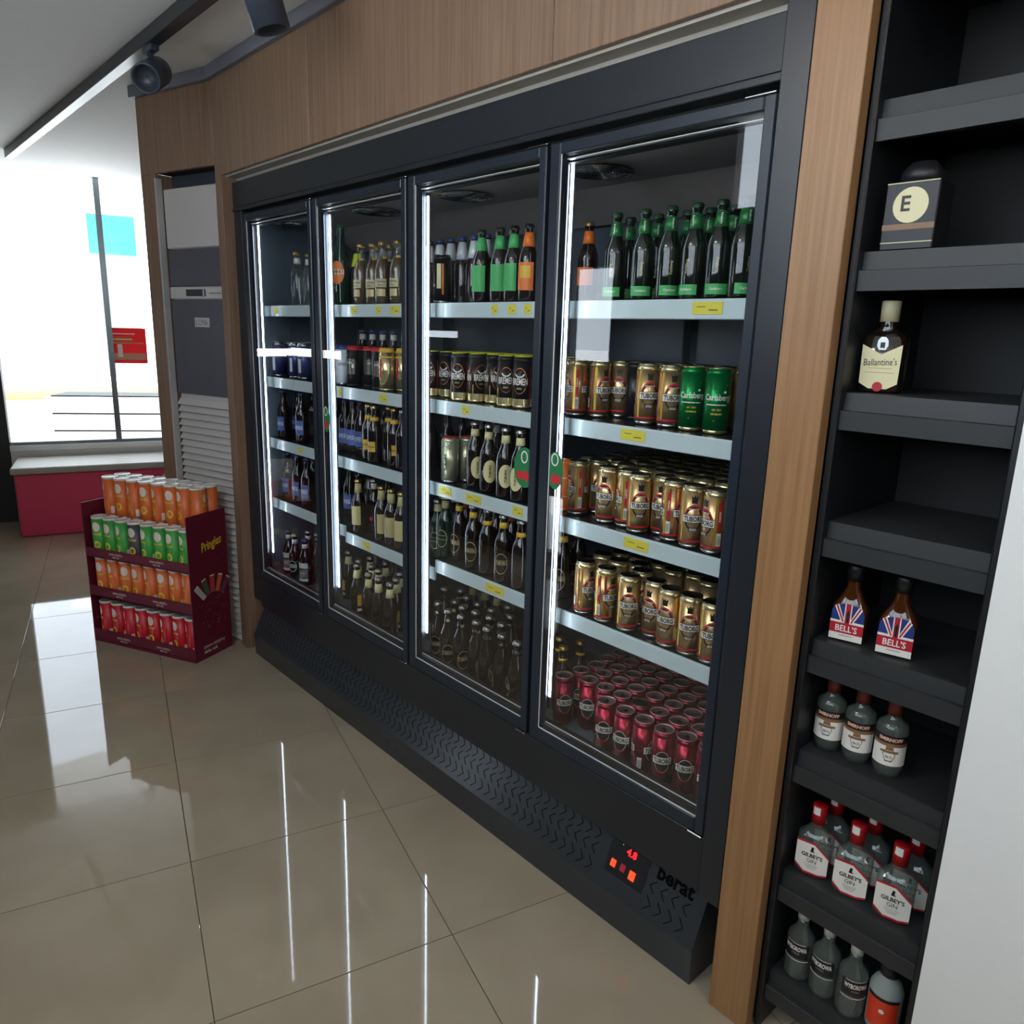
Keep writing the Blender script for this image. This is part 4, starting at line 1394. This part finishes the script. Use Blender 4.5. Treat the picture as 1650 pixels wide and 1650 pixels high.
sp.text('Pringles', .060, M_cardy, lambda a, c: SS(.145 + a * .97 , .555 + c + a * .18), maxw=.13, bold=.02)
sp.build('lettering', sidep)
sp = MB()
sp.text('DAHA LEZZETLI', .014, M_cardw, lambda a, c: SS(.125 + a, .060 + c), maxw=.19)
sp.text('daha cok', .018, M_cardw, lambda a, c: SS(.10 + a, .036 + c), maxw=.10)
sp.build('lettering', sidep)
M_psl = [mat('print_tube_a', (190, 190, 190), .6, var=0), mat('print_tube_b', (70, 100, 60), .6, var=0), mat('print_tube_c', (190, 60, 70), .6, var=0), mat('print_tube_d', (204, 104, 60), .6, var=0), mat('print_tube_e', (120, 60, 100), .6, var=0)]
for i in range(5):
    an = math.radians(38 - 19 * i)
    sp = MB()
    cx0, cz0 = .135 - .0 * i, .235
    dx, dz = math.sin(-an), math.cos(an)
    px, pz = math.cos(an), math.sin(an)
    q = []
    for (w_, l_) in ((-.013, .085), (.013, .085), (.015, .165), (-.015, .165)):
        q.append(SS(cx0 + dx * l_ + px * w_, cz0 + dz * l_ + pz * w_))
    sp.add(q, [(0, 1, 2, 3)], M_psl[i])
    q = []
    for (w_, l_) in ((-.015, .165), (.015, .165), (.013, .172), (-.013, .172)):
        q.append(SS(cx0 + dx * l_ + px * w_, cz0 + dz * l_ + pz * w_))
    sp.add(q, [(0, 1, 2, 3)], M_cardw)
    sp.build('printed_tube', sidep)
sp = MB()
rr = random.Random(3)
for i in range(46):
    a, zz = .04 + rr.random() * .19, .15 + rr.random() * .15
    s_ = .0018
    sp.add([SS(a - s_, zz), SS(a, zz - s_), SS(a + s_, zz), SS(a, zz + s_)], [(0, 1, 2, 3)], M_cardw)
sp.build('printed_crumbs', sidep, kind='stuff')

M_tor = mat('tube_orange', (218, 108, 50), .38, var=.04)
M_tgr = mat('tube_green', (60, 158, 66), .38, var=.04)
M_tre = mat('tube_red', (196, 24, 44), .38, var=.04)
M_tbk = mat('tube_grey', (74, 70, 78), .38, var=.04)
M_tlid = mat('tube_lid_white', (228, 224, 218), .3, var=0)
M_tmetal = mat('tube_rim', (190, 190, 188), .3, metal=.9)
TR, TH = .0355, .195


def tube_meshes(m):
    b = MB().lathe([(TR - .001, 0), (TR, .002), (TR, TH - .010)], m, 22)
    b.lathe([(TR + .0006, .0), (TR + .0006, .005)], M_tmetal, 22)
    l = MB().lathe([(TR + .0012, TH - .011), (TR + .0014, TH - .001), (TR, TH), (TR - .004, TH), (TR - .005, TH - .002), (0, TH - .002)], M_tlid, 22)
    p = MB()
    for ac0 in (0, 2.9):
        p.disc(TR + .0003, ac0, .145, .019, .024, M_cardw, n=20)
        p.text_w('Pringles', TR + .0006, ac0, .108, .020, M_cardy, maxw=.044, bold=.03)
        p.disc(TR + .0003, ac0, .055, .017, .020, M_cardy, n=14, inner=.55)
    p.patch(TR + .0003, 1.3, 1.75, .015, .05, M_cardw, n=2)
    for m_ in p.mats:
        b.mi(m_)
    o_ = len(b.v)
    b.v += p.v
    b.f += [tuple(i + o_ for i in f) for f in p.f]
    b.m += [b.mats.index(p.mats[i]) for i in p.m]
    b.sm += p.sm
    return {'tube': b.mesh('tube'), 'lid': l.mesh('lid')}


TK = {'orange': tube_meshes(M_tor), 'green': tube_meshes(M_tgr), 'red': tube_meshes(M_tre), 'grey': tube_meshes(M_tbk)}


def put_tube(kind, u, d, z, rz, label, group):
    p = ST(u, d, z)
    t = thing('snack_tube', label, 'snack tube', (SO.x + p[0], SO.y + p[1], p[2]), rz, group)
    for part, me in TK[kind].items():
        o = bpy.data.objects.new(part, me)
        COL.objects.link(o)
        o.parent = t


NTH = ['rightmost', 'second from right', 'third from right', 'fourth from right', 'fifth from right', 'sixth from right', 'seventh from right', 'leftmost']
for i in range(8):
    u = .045 + i * .0795
    fr_ = NTH[i]
    put_tube('red', u, .045, .0185, math.radians(-20 + 31 * i % 50), f'red snack tube, {fr_} on the bottom tray of the cardboard stand', 'red snack tubes')
    put_tube('orange', u, .045, .2485, math.radians(-10 + 23 * i % 60), f'orange snack tube, {fr_} on the middle tray of the cardboard stand', 'orange snack tubes')
    put_tube('grey' if i == 4 else 'green', u, .045, .4525, math.radians(5 + 17 * i % 40), f'{"grey" if i == 4 else "green"} snack tube, {fr_} on the upper tray of the stand', 'green snack tubes')
    put_tube('orange', u - .002, .1262, .6365, math.radians(-30 + 37 * i % 80), f'orange snack tube, {fr_} in the front row on top of the stand', 'orange snack tubes on top')
    put_tube('orange', u, .2015, .6365, math.radians(20 + 29 * i % 70), f'orange snack tube, {fr_} in the back row on top of the stand', 'orange snack tubes on top')

# ------------------------------------------------------------------ ceiling track with two spotlights
M_spot = mat('spot_housing', (52, 60, 72), .35)
trk = thing('lighting_track', 'dark lighting track running along the ceiling above the aisle', 'track', (.8, -.355, CEIL))
MB().bbox(-3.6, 2.0, -.024, .024, -.052, 0, M_black, b=.002).build('rail', trk)


def spot(x, y, label, ax, L=.17, r=.053):
    t = thing('spotlight', label, 'spotlight', (x, -.355, CEIL - .052))
    MB().bbox(-.05, .05, -.016, .016, -.022, 0, M_spot).build('adapter', t)
    MB().tube([(0, 0, -.02), (0, -.0, -.075)], .009, M_spot).build('stem', t)
    d = Vector(ax).normalized()
    c = Vector((0, 0, -.095))
    m_ = MB()
    u = d.cross(Vector((0, 1, 0))).normalized()
    w_ = d.cross(u)
    vs_, fs = [], []
    seg = 24
    prof = [(0, -L * .5), (r * .80, -L * .5), (r * .95, -L * .46), (r, -L * .40), (r, L * .5), (r * .86, L * .5), (r * .80, L * .36), (0, L * .34)]
    for (rr_, l_) in prof:
        for i in range(seg):
            a = 2 * PI * i / seg
            vs_.append(tuple(c + d * l_ + u * rr_ * math.cos(a) + w_ * rr_ * math.sin(a)))
    for j in range(len(prof) - 1):
        for i in range(seg):
            fs.append((j * seg + i, j * seg + (i + 1) % seg, (j + 1) * seg + (i + 1) % seg, (j + 1) * seg + i))
    m_.add(vs_, fs, M_spot, True)
    m_.build('housing', t)
    return t


spot(1.02, 0, 'large dark cylindrical spotlight hanging nearest along the ceiling track', (.10, .25, -1))
spot(.045, 0, 'dark round spotlight at the far left end of ceiling track', (.75, -.55, -.45))

# ------------------------------------------------------------------ spirits shelving on the right
M_sh = mat('shelf_graphite', (40, 42, 43), .5, var=.05)
un = thing('spirits_shelving', 'black metal shelving unit of spirits right of the light oak post', 'shelving', (2.83, .15, 0))


def U(x, y, z):
    return (x - 2.83, y - .15, z)


MB().bbox(2.668, 2.682, -.012, .34, 0, 2.5, M_black2, T=U).build('upright', un)
MB().bbox(2.974, 2.988, -.012, .34, 0, 2.5, M_black2, T=U).build('upright', un)
MB().box(2.682, 2.974, .335, .345, 0, 2.5, M_void, T=U).build('back_panel', un)
SZ = (2.170, 1.921, 1.667, 1.411, 1.157, .906, .650, .350, .080)
for zb in SZ:
    m_ = MB()
    pr = [(-.002, zb), (-.002, zb + .036), (.0, zb + .037), (.010, zb + .037), (.013, zb + .070), (.020, zb + .071), (.334, zb + .071), (.334, zb + .050), (.030, zb + .046), (.012, zb + .0)]
    pr = [(y - .15, z_) for y, z_ in pr]
    m_.prism(pr, 2.6825 - 2.83, 2.9735 - 2.83, M_sh)
    so = m_.build('shelf', un)
    fix_normals(so.data)

# spirit bottles
M_brown = P_('whisky_in_bottle', (70, 34, 12), .08, coat=.5)
M_flintd = shell_glass('glass_clear_spirit', (120, 128, 122), (.86, .90, .88, 1), .30)
M_scr = P_('label_ivory', (222, 214, 170), .5)
M_lw = P_('label_white', (226, 222, 214), .5)
M_lr = P_('label_crimson', (178, 26, 44), .5)
M_lb = P_('label_royal', (34, 50, 120), .5)
M_lblk = P_('label_black', (26, 26, 30), .45)
M_bronze = P_('label_bronze', (130, 96, 66), .45)
M_redcap = P_('cap_red', (170, 18, 26), .35)
M_icap = P_('cap_ivory', (196, 186, 150), .4)
M_blcap = P_('cap_black', (24, 26, 26), .35)
M_wcap = P_('cap_white', (214, 214, 208), .4)
M_olab = P_('label_orange_red', (216, 62, 30), .45)


def box_body(w, d, h, neck_r, sh, top, m, seg=28, pw=5):
    """squarish bottle: footprint w x d, shoulder from h to sh, neck up to top"""
    b = MB()
    sx, sy = w / 2, d / 2
    prof = [(.92, 0), (1.0, .006), (1.0, h)]
    for i in range(1, 6):
        t = i / 5
        prof.append((1 - t * (1 - neck_r / sx) ** 1.0 * (math.sin(t * PI / 2) ** 1.3), h + (sh - h) * (1 - math.cos(t * PI / 2)) * .9))
    vs_, fs = [], []
    for (r, z_) in prof:
        f = max(0, min(1, (r - neck_r / sx) / (1 - neck_r / sx)))
        for i in range(seg):
            a = 2 * PI * i / seg
            c, s_ = math.cos(a), math.sin(a)
            k = (abs(c) ** pw + abs(s_) ** pw) ** (-1 / pw)
            kk = 1 + (k - 1) * f
            X = sx * r * c * kk
            Y = (sy * r * f + neck_r * (1 - f)) * s_ * kk if r < 1 else sy * s_ * kk * r
            vs_.append((X, Y, z_))
    for (r, z_) in ((neck_r, sh + .01), (neck_r * .95, top)):
        for i in range(seg):
            a = 2 * PI * i / seg
            vs_.append((r * math.cos(a), r * math.sin(a), z_))
    n = len(prof) + 2
    for j in range(n - 1):
        for i in range(seg):
            fs.append((j * seg + i, j * seg + (i + 1) % seg, (j + 1) * seg + (i + 1) % seg, (j + 1) * seg + i))
    fs.append(tuple(reversed(range(seg))))
    fs.append(tuple(range((n - 1) * seg, n * seg)))
    b.add(vs_, fs, m, True)
    return b


def flat(y):
    return lambda a, c: (a, y, c)


def ballantine():
    g_ = box_body(.078, .046, .105, .014, .125, .150, M_amber, pw=4).mesh('glass')
    cp_ = MB().lathe([(.0165, .132), (.0168, .168), (.0155, .170), (0, .170)], M_icap, 20).mesh('cap')
    y = -.0238
    l = MB()
    l.add([(x, y, z_) for x, z_ in ((-.034, .018), (-.016, .008), (.016, .008), (.034, .018), (.035, .090), (0, .072), (-.035, .090))], [(0, 1, 5, 6), (1, 2, 5), (2, 3, 4, 5)], M_scr)
    l.text("Ballantine's", .013, M_lblk, lambda a, c: (a, y - .0006, .058 + c + a * .05), maxw=.058, bold=.0)
    l.box(-.026, .026, y - .0004, y - .0002, .038, .0386, M_bronze)
    l.box(-.022, .022, y - .0004, y - .0002, .046, .0466, M_bronze)
    l.add([(.009 * math.cos(2 * PI * i / 18), y - .001, .012 + .009 * math.sin(2 * PI * i / 18)) for i in range(18)], [tuple(range(18))], M_lr)
    # heraldic blob: shield under a crown
    l.add([(x, y, z_) for x, z_ in ((-.006, .080), (.006, .080), (.010, .088), (.009, .098), (.004, .104), (-.004, .104), (-.009, .098), (-.010, .088))], [tuple(range(8))], M_alu)
    l.add([(x, y - .0004, z_) for x, z_ in ((-.004, .084), (.004, .084), (.004, .094), (-.004, .094))], [(0, 1, 2, 3)], M_lblk)
    return {'glass': g_, 'cap': cp_, 'label': l.mesh('label')}


def bells():
    g_ = box_body(.068, .046, .070, .013, .118, .140, M_brown, pw=4).mesh('glass')
    cp_ = MB().lathe([(.0160, .128), (.0162, .158), (.015, .160), (0, .160)], M_blcap, 20).mesh('cap')
    y = -.0238
    l = MB()
    arc = [(.036 * math.cos(t), .062 + .020 * math.sin(t)) for t in [PI * i / 12 for i in range(13)]]
    l.add([(x, y, z_) for x, z_ in [(-.037, .004), (.037, .004)] + arc], [tuple(range(15))], M_lb)
    yy = y - .0003
    l.add([(x, yy, z_) for x, z_ in ((-.037, .004), (.037, .004), (.037, .018), (-.037, .018))], [(0, 1, 2, 3)], M_lw)
    l.add([(x, yy, z_) for x, z_ in ((-.037, .018), (.037, .018), (.037, .040), (-.037, .040))], [(0, 1, 2, 3)], M_lr)
    l.text("BELL'S", .014, M_lw, lambda a, c: (a, yy - .0006, .029 + c), bold=.02, maxw=.054)
    for s_ in (-1, 1):
        l.add([(s_ * x, yy, z_) for x, z_ in ((.004, .040), (.012, .040), (.031, .074), (.022, .079))], [(0, 1, 2, 3) if s_ > 0 else (3, 2, 1, 0)], M_lw)
        l.add([(s_ * x, yy - .0003, z_) for x, z_ in ((.0065, .042), (.010, .042), (.028, .0755), (.0245, .077))], [(0, 1, 2, 3) if s_ > 0 else (3, 2, 1, 0)], M_lr)
        l.add([(s_ * x, yy - .0001, z_) for x, z_ in ((.009, .040), (.037, .040), (.037, .045), (.012, .045))], [(0, 1, 2, 3) if s_ > 0 else (3, 2, 1, 0)], M_lw)
    l.add([(x, yy - .0004, z_) for x, z_ in ((-.008, .040), (.008, .040), (.008, .0815), (-.008, .0815))], [(0, 1, 2, 3)], M_lw)
    l.add([(x, yy - .0006, z_) for x, z_ in ((-.0055, .040), (.0055, .040), (.0055, .0818), (-.0055, .0818))], [(0, 1, 2, 3)], M_lr)
    l.add([(x, yy - .0009, z_) for x, z_ in ((-.002, .042), (.003, .042), (.004, .062), (.001, .070), (-.003, .062))], [(0, 1, 2, 3, 4)], M_cdk)
    l.box(-.015, .015, yy - .0006, yy - .0004, .013, .0138, M_cdk)
    l.v = [(v[0] * .86, v[1], v[2]) for v in l.v]
    return {'glass': g_, 'cap': cp_, 'label': l.mesh('label')}


def smirnoff():
    R = .0300
    b = MB().lathe([(.024, 0), (.026, .012), (.0295, .020), (R, .030), (R, .102), (.0275, .112), (.018, .120), (.0135, .124), (.0130, .134)], M_flintd, 24).mesh('glass')
    cp_ = MB().lathe([(.0140, .130), (.0142, .158), (.013, .160), (0, .160)], P_('cap_oxblood', (96, 38, 30), .4), 20).mesh('cap')
    l = MB()
    l.patch(R + .0004, -1.25, 1.25, .030, .072, M_lw, n=12)
    l.patch(R + .0005, -1.25, 1.25, .072, .079, M_bronze, n=12)
    l.patch(R + .0004, -1.25, 1.25, .079, .095, M_lblk, n=12)
    l.text_w('SMIRNOFF', R + .0009, 0, .0870, .0078, P_('print_salmon', (226, 176, 150), .5), maxw=.054, bold=.04)
    l.disc(R + .0008, 0, .054, .012, .017, M_lblk, inner=.90, n=6)
    l.patch(R + .0010, -.55, .55, .058, .063, M_bronze, n=5)
    l.patch(R + .0010, -.22, .22, .064, .072, M_bronze, n=3)
    l.text_w('No 21', R + .0010, 0, .050, .006, M_lblk, maxw=.012)
    l.text_w('VODKA', R + .0010, 0, .041, .003, M_lblk, maxw=.014)
    return {'glass': b, 'cap': cp_, 'label': l.mesh('label')}


def gilbeys():
    g_ = box_body(.073, .044, .092, .0135, .122, .138, M_flintd, pw=4).mesh('glass')
    cp_ = MB().lathe([(.0155, .124), (.0158, .166), (.0145, .168), (0, .168)], M_redcap, 20).mesh('cap')
    cl = MB().patch(.0162, -.75, .25, .148, .166, M_lw, n=4)
    cl.mats and None
    y = -.0238
    l = MB()
    out = [(-.037, .020), (-.016, .004), (.016, .004), (.037, .010), (.037, .060), (.004, .084), (-.037, .084)]
    inn = [(-.037, .026), (-.016, .009), (.016, .009), (.037, .015), (.037, .055), (.003, .079), (-.037, .079)]
    l.add([(x, y, z_) for x, z_ in out], [tuple(range(7))], M_lr)
    l.add([(x, y - .0003, z_) for x, z_ in inn], [tuple(range(7))], M_lw)
    l.text("GILBEY'S", .010, M_lblk, lambda a, c: (a, y - .0008, .051 + c), bold=.03, maxw=.056)
    l.text('GIN', .0095, M_lblk, lambda a, c: (a, y - .0008, .038 + c), bold=.0, maxw=.022)
    l.add([(x, y - .0006, z_) for x, z_ in ((-.005, .060), (.006, .060), (.002, .064), (.003, .072), (-.002, .073), (-.004, .066))], [tuple(range(6))], M_lblk)
    for k in range(4):
        l.box(-.016 + .002 * k, .016 - .002 * k, y - .0006, y - .0004, .028 - .0032 * k, .0287 - .0032 * k, M_alu)
    l.v = [(v[0] * .92, v[1] + .001, v[2]) for v in l.v]
    return {'glass': g_, 'cap': cp_, 'cap_seal': cl.mesh('cap_seal'), 'label': l.mesh('label')}


def wyborowa():
    R = .0300
    b = MB().lathe([(.025, 0), (.028, .006), (R, .014), (R, .100), (.027, .112), (.018, .122), (.0125, .134), (.0120, .150)], M_flintd, 24).mesh('glass')
    cp_ = MB().lathe([(.0130, .150), (.0132, .176), (.012, .178), (0, .178)], M_wcap, 18).mesh('cap')
    l = MB()
    l.patch(R + .0004, -1.0, 1.0, .062, .100, M_lblk, n=9)
    l.patch(R + .0006, -.75, .75, .099, .1002, M_lw, n=8)
    l.patch(R + .0006, -1.0, 1.0, .056, .0575, M_lw, n=9)
    l.text_w('WYBOROWA', R + .0009, 0, .087, .012, M_lw, maxw=.050, bold=.03)
    l.text_w('VODKA', R + .0009, 0, .075, .004, M_alu, maxw=.026)
    return {'glass': b, 'cap': cp_, 'label': l.mesh('label')}


def orange_label():
    R = .0340
    b = MB().lathe([(.030, 0), (.033, .006), (R, .014), (R, .085), (.033, .105), (.024, .122), (.0155, .132), (.0150, .140)], shell_glass('glass_frosted', (168, 178, 172), (.86, .90, .88, 1), .75), 24).mesh('glass')
    cp_ = MB().lathe([(.0190, .136), (.0200, .160), (.018, .163), (0, .163)], M_blcap, 20).mesh('cap')
    l = MB()
    l.patch(R + .0004, -1.0, 1.0, .020, .088, M_olab, n=9)
    l.patch(R + .0006, -1.0, 1.0, .088, .096, M_lblk, n=9)
    l.disc(R + .0008, 0, .064, .006, .006, M_lw, n=5)
    return {'glass': b, 'cap': cp_, 'label': l.mesh('label')}


SP = {'ball': ballantine(), 'bell': bells(), 'smir': smirnoff(), 'gil': gilbeys(), 'wyb': wyborowa(), 'ora': orange_label()}


def put_spirit(k, x, y, z_, rot, label, group=None):
    t = thing('spirit_bottle', label, 'spirit bottle', (x, y, z_), math.radians(rot), group)
    for part, me in SP[k].items():
        o = bpy.data.objects.new(part, me)
        COL.objects.link(o)
        o.parent = t


Zs = lambda zb: zb + .0715
put_spirit('ball', 2.722, .068, Zs(1.411), 8, 'dark whisky bottle with ivory label and ivory cap, alone on its shelf')
put_spirit('bell', 2.728, .064, Zs(.906), 12, 'amber whisky bottle with union flag label, nearest the oak post')
put_spirit('bell', 2.822, .066, Zs(.906), 12, 'amber whisky bottle with union flag label, second from the oak post')
for i, (x, y) in enumerate(((2.715, .070), (2.777, .069), (2.841, .068))):
    put_spirit('smir', x, y, Zs(.650), 12 + 3 * i, f'clear vodka bottle with white label and black band, {ORD[i]} from the oak post', 'small white-label vodka bottles')
for i, x in enumerate((2.726, 2.811, 2.898)):
    put_spirit('gil', x, .058, Zs(.350), 12, f'clear gin bottle with red cap and white label, {ORD[i]} from post, front row', 'red-capped gin bottles')
    put_spirit('gil', x + .010, .122, Zs(.350), 8, f'clear gin bottle with red cap, {ORD[i]} from post, row behind', 'red-capped gin bottles')
for i, (x, y) in enumerate(((2.727, .050), (2.788, .048), (2.850, .044))):
    put_spirit('wyb', x, y, Zs(.080), (5, 0, 35)[i], f'clear vodka bottle with white cap and black label, {ORD[i]} from the oak post', 'white-capped vodka bottles')
put_spirit('ora', 2.914, .058, Zs(.080), 10, 'frosted bottle with orange-red label and black cap on the lowest shelf')
bx = thing('gift_box', 'small black gift box with gold round emblem on upper right shelf', 'box', (2.747, .060, Zs(1.667)))
MB().bbox(-.045, .045, -.035, .035, 0, .115, M_lblk, b=.002).build('carton', bx)
MB().lathe([(.038, .115), (.034, .135), (.020, .150), (0, .152)], M_lblk, 20, sy=.8).build('carton_top', bx)
l = MB()
l.add([(.030 * math.cos(2 * PI * i / 24), -.0354, .075 + .030 * math.sin(2 * PI * i / 24)) for i in range(24)], [tuple(range(24))], M_scr)
l.text('E', .026, M_lblk, lambda a, c: (a - .008, -.036, .078 + c))
l.box(-.044, .044, -.0357, -.0352, .034, .044, M_bronze)
l.box(-.044, .044, -.0357, -.0352, .112, .1135, M_scr)
l.box(-.044, .044, -.0357, -.0352, .012, .0135, M_scr)
l.build('carton_print', bx)
